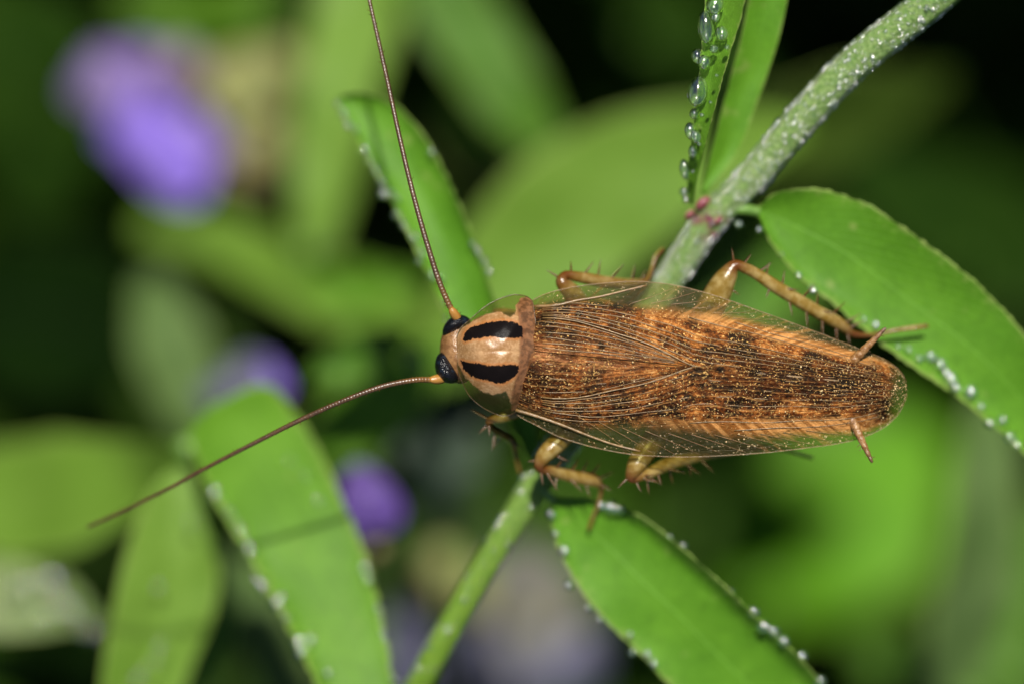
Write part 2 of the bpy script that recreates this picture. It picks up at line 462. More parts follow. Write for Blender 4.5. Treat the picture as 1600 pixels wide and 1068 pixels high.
axis_leaf(sp1, [(300, 700, -13), (220, 735, -17), (110, 765, -19), (0, 785, -21), (-100, 800, -22)], [8, 58, 92, 92, 40], 'leaf_pale', tilt=-1.0)
axis_leaf(sp1, [(345, 860, -17), (330, 960, -18), (280, 1060, -19), (220, 1150, -20)], [8, 45, 50, 30], 'leaf_deep', tilt=-0.5)  # shaded fold of the pale leaflet, painted as deeper green
stalk('stem', sp1, ground_pts(292, 700, -10.6), [0.35, 0.4, 0.5, 0.6])
# pale dew-covered leaflet tip behind it
sp1b = thing('alfalfa_shoot', P(60, 940, -16), 'pale silvery leaf tip beaded with dew beside dark soil', 'shoot')
axis_leaf(sp1b, [(-70, 925, -16), (20, 935, -15.5), (90, 945, -15.5), (160, 975, -16)], [50, 62, 48, 6], 'leaf_silver', tilt=0.8)
stalk('stem', sp1b, ground_pts(-60, 925, -16), [0.3, 0.4, 0.5])

# ---- plants behind
def sprig(base, label, leaves, name='alfalfa_sprig'):
    s = thing(name, P(*base), label, 'sprig')
    for ax, hw, m, tl in leaves:
        axis_leaf(s, ax, hw, m, tilt=tl, nu=40, nv=14, wave=0.12, fold=0.3)
    stalk('stem', s, ground_pts(*base), [0.35, 0.45, 0.6], n=24)
    return s
sprig((720, 560, -22), 'broad soft green leaf behind the cockroach head and diagonal stem',
      [([(690, 600, -22), (780, 455, -22), (920, 325, -22), (1060, 250, -22), (1190, 215, -23), (1260, 200, -24)], [10, 92, 118, 108, 70, 12], 'leaf_pale', -0.5)])
sprig((1120, 330, -27), 'dull olive green leaf tip showing beyond the diagonal frosted stem',
      [([(1100, 300, -27), (1220, 225, -27), (1340, 170, -28), (1490, 120, -31)], [20, 78, 66, 8], 'leaf_olive', -2.0)])
sprig((480, 390, -27), 'tall yellow green leaf blade standing beside the large violet flower',
      [([(492, 395, -27), (508, 270, -27), (530, 140, -27), (560, 10, -28), (590, -120, -29)], [28, 54, 60, 70, 60], 'leaf_pale', 0.2)])
sprig((900, 260, -26), 'long deep green blade slanting behind the upper antenna side leaf',
      [([(650, -90, -27), (720, 30, -27), (800, 150, -27), (890, 270, -28)], [56, 62, 56, 16], 'leaf_deep', 0.2),
       ([(650, 180, -33), (720, 245, -33), (800, 300, -33), (850, 380, -34)], [16, 42, 48, 10], 'leaf_olive', 0.6)])
sprig((660, 520, -26), 'pair of blurred green leaflets below the large violet flower',
      [([(215, 350, -32), (330, 368, -31), (440, 420, -29), (560, 480, -27), (690, 540, -25)], [20, 40, 46, 58, 40], 'leaf_pale', 0.0),
       ([(470, 440, -24), (560, 450, -23), (660, 440, -22)], [10, 45, 12], 'leaf_bright', 0.0)])
sprig((310, 690, -26), 'dull grey green leaf hanging above the left sprig',
      [([(232, 430, -27), (262, 520, -26), (295, 610, -26), (318, 700, -26)], [22, 60, 58, 16], 'leaf_grey', 0.5)])
sprig((650, 560, -13), 'yellow green leaflets behind the lower antenna near the head',
      [([(690, 540, -18), (610, 615, -18.5), (540, 670, -19), (470, 720, -20)], [16, 62, 66, 14], 'leaf_bright', 0.5),
       ([(640, 520, -15), (560, 555, -15), (480, 590, -15.5)], [12, 42, 10], 'leaf_deep', 0.3)])
sprig((1200, 930, -47), 'big bright green blurred leaf low below the wing tip',
      [([(1450, 660, -49), (1350, 760, -48), (1240, 850, -48), (1130, 950, -50)], [50, 165, 165, 50], 'leaf_vivid', -0.6),
       ([(1080, 760, -44), (1140, 700, -42), (1250, 660, -40), (1380, 640, -40)], [10, 60, 60, 20], 'leaf_deep', 0.5),
       ([(1560, 1130, -33), (1440, 1040, -33), (1330, 1020, -34)], [30, 62, 20], 'leaf_deep', 0.5)])
sprig((1520, 1100, -22), 'upright dull grey green blade behind the right leaf tip',
      [([(1545, 600, -23), (1540, 720, -22), (1535, 860, -22), (1500, 1000, -23), (1470, 1110, -24)], [26, 50, 56, 58, 36], 'leaf_grey', 0.8),
       ([(1640, 800, -28), (1600, 900, -28), (1560, 1010, -28), (1540, 1100, -28)], [20, 40, 50, 40], 'leaf_deep', 0.3)])
sprig((690, 700, -26), 'dusky slate green leaf below the head',  # slate green is the leaf's own colour
      [([(650, 600, -27), (680, 670, -26), (690, 740, -26), (700, 800, -27)], [30, 76, 70, 20], 'slate_leaf', 0.3)])
sprig((1150, 430, -30), 'deep green leaf patch showing between wing and diagonal stem',
      [([(1080, 560, -30), (1160, 470, -30), (1260, 380, -32), (1330, 300, -34)], [40, 80, 60, 14], 'leaf_deep', 0.4)])
sprig((420, 960, -24), 'grey green leaf in shade behind the dewy front leaflet',
      [([(360, 860, -24), (410, 960, -24), (450, 1060, -24), (480, 1160, -24)], [16, 48, 52, 30], 'leaf_grey', 0.3)])
sprig((60, 260, -44), 'very dark green leaves with painted shade left of the violet flower',  # dark leaves added to fill the depths, shade painted into their colour
      [([(-80, -20, -36), (20, 120, -36), (60, 240, -37), (60, 350, -38)], [60, 150, 140, 30], 'leaf_shade', 0.0)], 'alfalfa_plant')
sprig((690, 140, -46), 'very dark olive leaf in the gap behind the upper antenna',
      [([(600, -40, -45), (680, 110, -45), (740, 240, -46), (760, 330, -47)], [40, 100, 90, 20], 'leaf_shade', 0.3)], 'alfalfa_plant')
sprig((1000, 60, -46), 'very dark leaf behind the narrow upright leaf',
      [([(830, -60, -46), (960, 40, -46), (1080, 110, -47), (1250, 60, -48)], [40, 120, 130, 40], 'leaf_shade', 0.3)], 'alfalfa_plant')
sprig((1500, 420, -46), 'nearly black leaf with painted shade behind the broad right leaf',
      [([(1320, 250, -46), (1460, 330, -46), (1600, 380, -47), (1720, 400, -48)], [40, 90, 110, 40], 'leaf_shade', 0.3)], 'alfalfa_plant')
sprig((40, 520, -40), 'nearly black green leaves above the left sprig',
      [([(-100, 480, -39), (20, 490, -38), (140, 510, -38), (250, 560, -39)], [60, 130, 130, 40], 'leaf_shade_deep', 0.0),
       ([(-60, 1040, -38), (60, 1040, -38), (180, 1010, -38)], [40, 70, 30], 'leaf_shade_deep', 0.0)])
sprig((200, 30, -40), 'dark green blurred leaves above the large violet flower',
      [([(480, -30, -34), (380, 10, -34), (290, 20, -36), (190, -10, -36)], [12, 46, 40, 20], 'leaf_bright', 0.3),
       ([(-60, 90, -48), (40, 200, -48), (110, 340, -50)], [40, 120, 40], 'leaf_shade', 0.5)])

# ------------------------------------------------------------------ flowers
def petal_mesh(center, nrm, up, rx, ry, cup, material):
    nrm = np.asarray(nrm, float); nrm /= np.linalg.norm(nrm)
    up = np.asarray(up, float); up = up - nrm*(up @ nrm); up /= np.linalg.norm(up)
    sd = np.cross(up, nrm)
    nr, na = 9, 28
    r = np.linspace(0.02, 1, nr); a = np.linspace(0, 2*np.pi, na, endpoint=False)
    R_, A_ = np.meshgrid(r, a, indexing='ij')
    prof = 1 + 0.10*np.cos(3*A_ + rng.uniform(0, 6)) - 0.10*np.cos(A_)
    x = R_*np.cos(A_)*ry*prof; y = R_*np.sin(A_)*rx*prof
    z = cup*(R_**2) - 0.25*cup*np.abs(np.sin(A_))*R_ + 0.05*rx*np.sin(5*A_)*R_**3
    top = (np.asarray(center) + x[..., None]*up + y[..., None]*sd + z[..., None]*nrm).reshape(-1, 3)
    f = grid_faces(nr, na, True); f.append(list(range(na)))
    bot = top - nrm*0.12
    n = len(top)
    F = [q[::-1] for q in f] + [[i + n for i in q] for q in f]
    k = (nr-1)*na
    F += [[k+i, k+(i+1) % na, k+(i+1) % na + n, k+i+n] for i in range(na)]
    return mesh('petal', np.r_[top, bot], F, M[material])

def flower(base, label, petals, cal, name='flower_head', group=None):
    s = thing(name, P(*base), label, 'flower', group)
    cz = np.asarray(P(*base))
    for (px, py, z, rx, ry, m, cup, tilt) in petals:
        f = (D - z)/D/K
        c = P(px, py, z)
        away = c - cz; away[2] = 0.3
        nr = np.array([tilt[0], tilt[1], 1.0])
        link('petal', petal_mesh(c, nr, away, rx*f, ry*f, cup, m), s)
    for (px, py, z, rx, ry) in cal:
        f = (D - z)/D/K
        c = P(px, py, z)
        v, fc = ellipsoid(c, np.array([[rx*f, 0, 0], [0, ry*f, 0], [0, 0, rx*f*0.7]]), 12, 16)
        v += 0.12*rx*f*np.stack([np.sin(v[:, 1]*5/ (rx*f)), np.cos(v[:, 0]*4/(rx*f)), 0*v[:, 0]], -1)
        link('calyx', mesh('calyx', v, fc, M['calyx']), s)
    stalk('stalk', s, ground_pts(base[0], base[1], base[2] - 1.5), [0.4, 0.5, 0.6], n=24)
    return s
flower((300, 200, -33), 'large violet flower with lilac upper petals and olive calyx', [
    (250, 228, -30, 98, 60, 'petal', -0.9, (0.0, 0.3)), (150, 122, -30.5, 50, 52, 'petal_lilac', -0.7, (-0.2, 0.1)),
    (195, 185, -31.5, 62, 52, 'petal', -0.6, (-0.2, 0.2)), (285, 112, -31.5, 44, 38, 'petal_pink', -0.5, (0.3, -0.3)),
    (232, 120, -34, 50, 60, 'petal_dark', -0.4, (0, -0.2)), (330, 215, -31, 45, 50, 'petal_lilac', -0.4, (0.4, 0.1)),
    (270, 250, -31.5, 76, 38, 'petal_lilac', -0.6, (0.1, -0.3))],
    [(375, 140, -31, 62, 66), (405, 215, -31.5, 46, 56), (385, 275, -32, 36, 28), (440, 105, -33, 40, 36)])
flower((585, 790, -16), 'small purple flower bud tucked beside the dewy front leaflet', [
    (572, 775, -15, 44, 58, 'petal_mid', -0.6, (0.0, 0.1)), (598, 800, -15.5, 34, 46, 'petal_dark', -0.5, (0.3, -0.1)),
    (555, 820, -15.5, 30, 44, 'petal_dark', -0.5, (-0.2, -0.2))], [(590, 850, -16.5, 16, 20)])
flower((390, 620, -22), 'muted violet flower half hidden behind the dewy front leaflet', [
    (365, 590, -21, 56, 38, 'petal_slate', -0.5, (-0.1, 0.3)), (410, 580, -21.5, 40, 30, 'petal', -0.4, (0.1, 0.4)),
    (340, 625, -22, 40, 40, 'petal_slate', -0.4, (-0.3, 0.0))], [(420, 630, -23, 30, 30)])
flower((850, 980, -31), 'faded cream and grey flower behind the lower stem', [
    (820, 900, -30.5, 70, 64, 'petal_pale', -0.7, (-0.1, 0.3)), (860, 985, -30, 88, 62, 'petal_pale', -0.8, (0.1, 0.2)),
    (880, 1050, -30, 82, 58, 'petal_slate', -0.6, (0.1, -0.1)), (770, 1010, -32, 60, 70, 'petal_slate', -0.6, (-0.3, 0.0))],
    [(760, 930, -33, 46, 46)])
flower((640, 1000, -27), 'slate blue flower behind the lower stem and front leaflet', [
    (638, 985, -25.5, 40, 56, 'petal_slate', -0.5, (-0.1, 0.2)), (630, 1050, -25.5, 48, 52, 'petal_slate', -0.5, (-0.1, 0.1)),
    (665, 920, -27, 36, 46, 'calyx', -0.4, (0.1, 0.3))], [(690, 880, -28, 30, 34)])

# ------------------------------------------------------------------ low undergrowth, and an unseen hedge added to shade it (uncountable)
def small_leaf(c, d, n, L, W, bend):
    d = d/np.linalg.norm(d); s = np.cross(n, d); s /= np.linalg.norm(s); n = np.cross(d, s)
    us = np.array([0, 0.25, 0.55, 0.85, 1.0]); hw = np.array([0.06, 0.8, 1.0, 0.62, 0.08])*W
    rows = []
    for u, h in zip(us, hw):
        m = c + d*L*u - n*bend*u*u
        rows += [m - s*h + n*0.18*h, m, m + s*h + n*0.18*h]
    return np.array(rows)
FF = grid_faces(5, 3)
UVL = np.stack(np.meshgrid([0, .25, .55, .85, 1.], [0, .5, 1.], indexing='ij'), -1).reshape(-1, 2)
V, F, U = [], [], []
cnt = 0
tries = 0
while cnt < 9000 and tries < 90000:
    tries += 1
    x = rng.uniform(-110, 110); y = rng.uniform(-95, 130); z = rng.uniform(-88, 26)
    hx = 13.4*(D - z)/D + 9; hy = 9.0*(D - z)/D + 9
    inside = abs(x) < hx and abs(y) < hy
    if inside:
        if z > -54 or rng.random() > 0.8: continue
    elif abs(x) < hx + 14:
        if y > 0 and not (y - 0.65*(z + 36) > 13.5): continue
        if y <= 0 and z > -22: continue
    elif z > 0 and y < 40: continue
    if z > 10 and y < 60: continue
    c = np.array([x, y, z])
    a = rng.uniform(0, 6.28)
    d = np.array([math.cos(a), math.sin(a), rng.uniform(-0.5, 0.5)])
    nn = np.array([rng.normal(0, 0.4), rng.normal(0, 0.4) + 0.2, 1.0])
    rows = small_leaf(c, d, nn, rng.uniform(7, 13), rng.uniform(2.0, 3.4), rng.uniform(-0.5, 2.5))
    if inside and rows[:, 2].max() > -48: continue
    V.append(rows); F += [[i + cnt*15 for i in q] for q in FF]; U.append(UVL); cnt += 1
fo = link('foliage_shade_hedge', mesh('foliage_shade_hedge', np.concatenate(V), F, M['foliage'], uv=np.concatenate(U)))
tag(fo, 'dark leafy undergrowth below the plants, with unseen hedge added around for shade', 'undergrowth', None, 'stuff')

# ------------------------------------------------------------------ the cockroach
def chitin(name, cols, rough=0.28, transl=0.15, scale=5.0, bmp=0.3):
    t = NT(name); pos = t.pos()
    a = t.attr('joint').outputs['Fac']
    c = t.mix(t.step(t.noise(pos, scale, 4), 0.35, 0.7), cols[0], cols[1])
    c = t.mix(a, c, cols[2])
    pr = t.n('BsdfPrincipled', {'Base Color': c, 'Roughness': rough, 'Specular IOR Level': 0.6,
             'Normal': t.bump(t.noise(pos, 14.0, 4, 0.65), bmp, 0.05)})
    tr = t.n('BsdfTranslucent', {'Color': c})
    return t.done(t.n('MixShader', {0: transl, 1: pr.outputs[0], 2: tr.outputs[0]}).outputs[0])
M['leg'] = chitin('leg_amber', ((0.24, 0.150, 0.026), (0.40, 0.295, 0.105), (0.14, 0.045, 0.008)), 0.2, 0.5, 4.5, 0.2)
M['spine'] = chitin('spine_brown', ((0.05, 0.020, 0.006), (0.12, 0.050, 0.014), (0.1, 0.05, 0.02)), 0.25, 0.1)
M['antenna'] = chitin('antenna_brown', ((0.040, 0.019, 0.008), (0.070, 0.034, 0.012), (0.26, 0.12, 0.020)), 0.3, 0.05, 9.0)
M['cercus'] = chitin('cercus_tan', ((0.17, 0.075, 0.020), (0.30, 0.165, 0.065), (0.06, 0.03, 0.012)), 0.25, 0.2, 9.0, 0.6)
M['body'] = chitin('body_brown', ((0.075, 0.034, 0.012), (0.12, 0.058, 0.022), (0.3, 0.2, 0.1)), 0.35, 0.0)
M['head'] = chitin('head_tan', ((0.125, 0.056, 0.017), (0.23, 0.120, 0.045), (0.06, 0.022, 0.008)), 0.24, 0.1, 5.5, 0.5)
M['rim'] = chitin('rim_brown', ((0.030, 0.016, 0.005), (0.09, 0.05, 0.015), (0.3, 0.2, 0.1)), 0.3, 0.1)
M['vein'] = chitin('vein_tan', ((0.12, 0.07, 0.022), (0.22, 0.13, 0.05), (0.3, 0.2, 0.1)), 0.3, 0.2)

def eye_mat():
    t = NT('eye_black'); pos = t.pos()
    vo = t.n('TexVoronoi', {'Vector': pos, 'Scale': 26.0})
    c = t.mix(t.step(t.noise(pos, 7.0, 3), 0.52, 0.7), (0.003, 0.003, 0.004), (0.006, 0.011, 0.018))
    pr = t.n('BsdfPrincipled', {'Base Color': c, 'Roughness': 0.25, 'Specular IOR Level': 0.2,
             'Normal': t.bump(vo.outputs[0], 0.6, 0.03)})
    return t.done(pr.outputs[0])
M['eye'] = eye_mat()

def clear_mix(t, opaque, fac, tint, gloss=0.06, bumpn=None):
    """fac 1 = clear membrane"""
    trn = t.n('BsdfTransparent', {'Color': tint})
    gi = {'Base Color': (0.14, 0.12, 0.04), 'Roughness': 0.18, 'Specular IOR Level': 0.8}
    if bumpn is not None: gi['Normal'] = bumpn
    gl = t.n('BsdfPrincipled', gi)
    mem = t.n('MixShader', {0: gloss, 1: trn.outputs[0], 2: gl.outputs[0]})
    return t.n('MixShader', {0: fac, 1: opaque, 2: mem.outputs[0]}).outputs[0]

def wing_mat():
    t = NT('wing_brown')
    wc = t.n('SeparateXYZ', {0: t.attr('wc').outputs['Vector']})
    wm = t.n('SeparateXYZ', {0: t.attr('wm').outputs['Vector']})
    w2 = t.n('SeparateXYZ', {0: t.attr('w2').outputs['Vector']})
    s, xl, ob = wc.outputs
    dcl, tan, dark = wm.outputs
    light, side, spot = w2.outputs
    pos = t.pos()
    st1 = t.noise(t.vec(t.math('MULTIPLY', s, 7.0), t.math('MULTIPLY', xl, 5.0), side), 1.0, 4, 0.6)
    st2 = t.noise(t.vec(t.math('MULTIPLY', s, 22.0), t.math('MULTIPLY', xl, 52.0), side), 1.0, 4, 0.65)
    grit = t.noise(pos, 13.0, 4, 0.7)
    big = t.noise(pos, 1.5, 5, 0.65)
    # main veins: thin raised lines; between them a net of fine cells
    lines = t.math('ABSOLUTE', t.math('SUBTRACT', t.math('FRACT', t.math('ADD', t.math('MULTIPLY', s, 8.0), t.math('MULTIPLY', st1, 1.1))), 0.5))
    ln = t.math('SUBTRACT', 1.0, t.step(lines, 0.02, 0.11))
    cells = t.n('TexVoronoi', {'Vector': t.vec(t.math('MULTIPLY', s, 15.0), t.math('MULTIPLY', xl, 70.0), side), 'Scale': 1.0}, feature='DISTANCE_TO_EDGE').outputs[0]
    net = t.math('SUBTRACT', 1.0, t.step(cells, 0.03, 0.14))
    ves = t.math('MULTIPLY', t.math('ABSOLUTE', t.math('SUBTRACT', t.math('FRACT', t.attr('wp').outputs['Fac']), 0.5)), 2.0)
    ridge = t.math('MULTIPLY', t.step(ves, 0.70, 0.98), t.step(st2, 0.36, 0.60))
    valley = t.math('SUBTRACT', 1.0, t.step(ves, 0.05, 0.65))
    k = t.math('ADD', t.math('MULTIPLY', st1, 0.22), t.math('ADD', t.math('MULTIPLY', st2, 0.19), t.math('ADD', t.math('MULTIPLY', grit, 0.17), t.math('MULTIPLY', big, 0.42))))
    c = t.ramp(k, [(0.445, (0.006, 0.0025, 0.0015)), (0.487, (0.034, 0.0085, 0.0019)), (0.53, (0.125, 0.034, 0.0055)), (0.58, (0.32, 0.118, 0.024)), (0.65, (0.55, 0.31, 0.11))])
    c = t.mix(t.math('MULTIPLY', dark, t.step(t.math('ADD', t.math('MULTIPLY', big, 0.5), t.math('MULTIPLY', st1, 0.7)), 0.32, 0.60)), c, t.mix(1.0, c, (0.24, 0.18, 0.16), 'MULTIPLY'))
    c = t.mix(t.math('MULTIPLY', light, 0.6), c, t.mix(t.step(st2, 0.36, 0.62), (0.15, 0.046, 0.013), (0.40, 0.185, 0.080)))
    c = t.mix(t.math('MULTIPLY', valley, t.math('SUBTRACT', 0.50, t.math('MULTIPLY', t.step(xl, 0.4, 0.7), 0.25))), c, t.mix(1.0, c, (0.32, 0.26, 0.24), 'MULTIPLY'))  # crease shade painted into the pleat valleys
    c = t.mix(t.math('MULTIPLY', ridge, 0.5), c, (0.36, 0.175, 0.055))  # sheen along the ridges painted as gold lines
    c = t.mix(t.math('MULTIPLY', net, 0.35), c, t.mix(1.0, c, (0.35, 0.3, 0.28), 'MULTIPLY'))
    obl = t.noise(t.vec(t.math('MULTIPLY', ob, 60.0), t.math('MULTIPLY', xl, 3.0), side), 1.0, 2, 0.5)
    tanc = t.mix(t.step(obl, 0.40, 0.58), (0.16, 0.056, 0.011), (0.38, 0.175, 0.052))
    tanc = t.mix(t.math('MULTIPLY', t.step(grit, 0.5, 0.6), 0.3), tanc, (0.12, 0.050, 0.016))
    c = t.mix(t.math('MULTIPLY', tan, t.step(t.math('ADD', tan, t.math('MULTIPLY', grit, 0.9)), 0.55, 1.1)), c, tanc)
    # glints of fine hairs, painted as golden flecks
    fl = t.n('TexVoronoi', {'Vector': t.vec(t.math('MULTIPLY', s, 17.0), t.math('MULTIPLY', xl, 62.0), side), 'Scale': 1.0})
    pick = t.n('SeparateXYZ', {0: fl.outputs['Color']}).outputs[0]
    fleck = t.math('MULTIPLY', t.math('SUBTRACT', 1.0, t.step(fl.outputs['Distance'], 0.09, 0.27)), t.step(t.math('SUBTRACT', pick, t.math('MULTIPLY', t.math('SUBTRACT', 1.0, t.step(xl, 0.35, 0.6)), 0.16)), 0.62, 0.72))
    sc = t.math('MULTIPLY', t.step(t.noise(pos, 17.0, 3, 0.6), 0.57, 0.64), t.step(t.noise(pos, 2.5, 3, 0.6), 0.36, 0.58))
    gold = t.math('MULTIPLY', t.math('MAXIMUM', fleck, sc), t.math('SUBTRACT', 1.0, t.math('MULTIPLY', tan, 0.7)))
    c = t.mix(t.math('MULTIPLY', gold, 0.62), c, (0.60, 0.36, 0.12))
    c = t.mix(spot, c, (0.006, 0.004, 0.003))
    h = t.math('ADD', t.math('ADD', t.math('MULTIPLY', st2, 0.5), t.math('MULTIPLY', ridge, 0.3)), t.math('ADD', t.math('MULTIPLY', grit, 0.9), t.math('MULTIPLY', obl, t.math('MULTIPLY', tan, 0.5))))
    b = t.bump(h, 1.0, 0.05)
    pr = t.n('BsdfPrincipled', {'Base Color': c, 'Roughness': t.math('SUBTRACT', 0.32, t.math('MULTIPLY', ridge, 0.12)), 'Specular IOR Level': 0.13, 'Normal': b,
                                'Metallic': t.math('MULTIPLY', gold, 0.75),
                                'Specular Tint': (1.0, 0.78, 0.50)})
    # clear outer margin with fine oblique veins
    d = t.math('ADD', dcl, t.math('MULTIPLY', t.math('SUBTRACT', t.noise(t.vec(t.math('MULTIPLY', ob, 60.0), xl, side), 1.0, 2), 0.5), 0.10))
    cl = t.step(d, -0.09, 0.09)
    vn = t.step(obl, 0.56, 0.66)
    frost = t.step(t.noise(pos, 10.0, 4, 0.7), 0.60, 0.70)
    cl = t.math('MULTIPLY', cl, t.math('SUBTRACT', 1.0, t.math('MAXIMUM', t.math('MULTIPLY', vn, 0.30), t.math('MULTIPLY', frost, 0.30))))
    return t.done(clear_mix(t, pr.outputs[0], cl, (0.60, 0.58, 0.30), 0.15, b))
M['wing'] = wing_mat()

def pron_mat():
    t = NT('pronotum_banded'); pos = t.pos()
    pm = t.n('SeparateXYZ', {0: t.attr('pm').outputs['Vector']})
    band, opq, rear = pm.outputs                 # signed distances in mm, positive inside
    n1 = t.noise(pos, 6.0, 4, 0.6); n2 = t.noise(pos, 2.4, 4, 0.6); n3 = t.noise(pos, 18.0, 3, 0.6)
    c = t.mix(t.step(t.math('ADD', t.math('MULTIPLY', n2, 0.65), t.math('MULTIPLY', n3, 0.35)), 0.38, 0.62), (0.170, 0.084, 0.029), (0.27, 0.158, 0.073))
    c = t.mix(t.math('MULTIPLY', t.step(n3, 0.55, 0.7), 0.3), c, (0.36, 0.23, 0.13))
    # orange fringe round the bands
    bd = t.math('ADD', t.math('ADD', band, 0.012), t.math('MULTIPLY', t.math('SUBTRACT', t.noise(pos, 13.0, 4, 0.7), 0.5), 0.15))
    c = t.mix(t.math('MULTIPLY', t.step(bd, -0.10, -0.02), 0.6), c, (0.25, 0.085, 0.018))
    rc = t.mix(t.step(n1, 0.4, 0.6), (0.040, 0.014, 0.005), (0.12, 0.048, 0.019))
    c = t.mix(t.math('MULTIPLY', t.step(t.math('ADD', rear, t.math('MULTIPLY', t.math('SUBTRACT', n1, 0.5), 0.12)), -0.04, 0.05), 0.85), c, rc)
    c = t.mix(t.step(bd, -0.012, 0.012), c, (0.004, 0.003, 0.003))
    pr = t.n('BsdfPrincipled', {'Base Color': c, 'Roughness': t.math('ADD', 0.2, t.math('MULTIPLY', n1, 0.25)), 'Specular IOR Level': t.math('SUBTRACT', 0.35, t.math('MULTIPLY', t.step(bd, -0.012, 0.012), 0.32)),
             'Normal': t.bump(t.math('ADD', t.math('MULTIPLY', n1, 0.3), n3), 0.25, 0.03)})
    od = t.math('ADD', opq, t.math('MULTIPLY', t.math('SUBTRACT', n1, 0.5), 0.12))
    cl = t.math('SUBTRACT', 1.0, t.step(od, -0.03, 0.03))
    frost = t.step(t.noise(pos, 9.0, 4, 0.7), 0.58, 0.70)
    cl = t.math('MULTIPLY', cl, t.math('SUBTRACT', 1.0, t.math('MULTIPLY', frost, 0.3)))
    return t.done(clear_mix(t, pr.outputs[0], cl, (0.60, 0.62, 0.34), 0.16))
M['pronotum'] = pron_mat()

roach = thing('cockroach', P(1060, 575, -2.6), 'brown winged cockroach with two black bands behind its head, on dewy plant', 'cockroach')

# ---- outlines in photo pixels
TOP = np.array([(826, 474), (838, 466), (860, 457), (900, 448), (950, 442), (1000, 440), (1050, 445), (1100, 457), (1150, 473), (1200, 491), (1250, 509), (1300, 528), (1350, 548), (1385, 563), (1404, 577), (1414, 592), (1418, 604)], float)
BOT = np.array([(800, 640), (812, 650), (835, 662), (870, 680), (920, 696), (980, 708), (1060, 713), (1130, 711), (1200, 706), (1260, 699), (1310, 692), (1350, 682), (1385, 664), (1404, 645), (1414, 625), (1418, 606)], float)
def ytop(x): return np.interp(x, TOP[:, 0], TOP[:, 1])
def ybot(x): return np.interp(x, BOT[:, 0], BOT[:, 1])
def ymid(x): return 547.0 + (x - 830.0)*(58.0/588.0)

def smooth(a, lo, hi):
    t_ = np.clip((a - lo)/(hi - lo), 0, 1); return t_*t_*(3 - 2*t_)

def zback(x, yn):
    """height of the back at pixel x and lateral place yn (-1..1)"""
    xx = (x - 830.0)/588.0
    ridge = -0.10 - 0.05*np.cos(xx*5) - 0.65*np.clip(xx, 0, 1)**2.2
    return ridge - (0.78 - 0.25*np.clip(xx, 0, 1))*np.abs(yn)**2.1

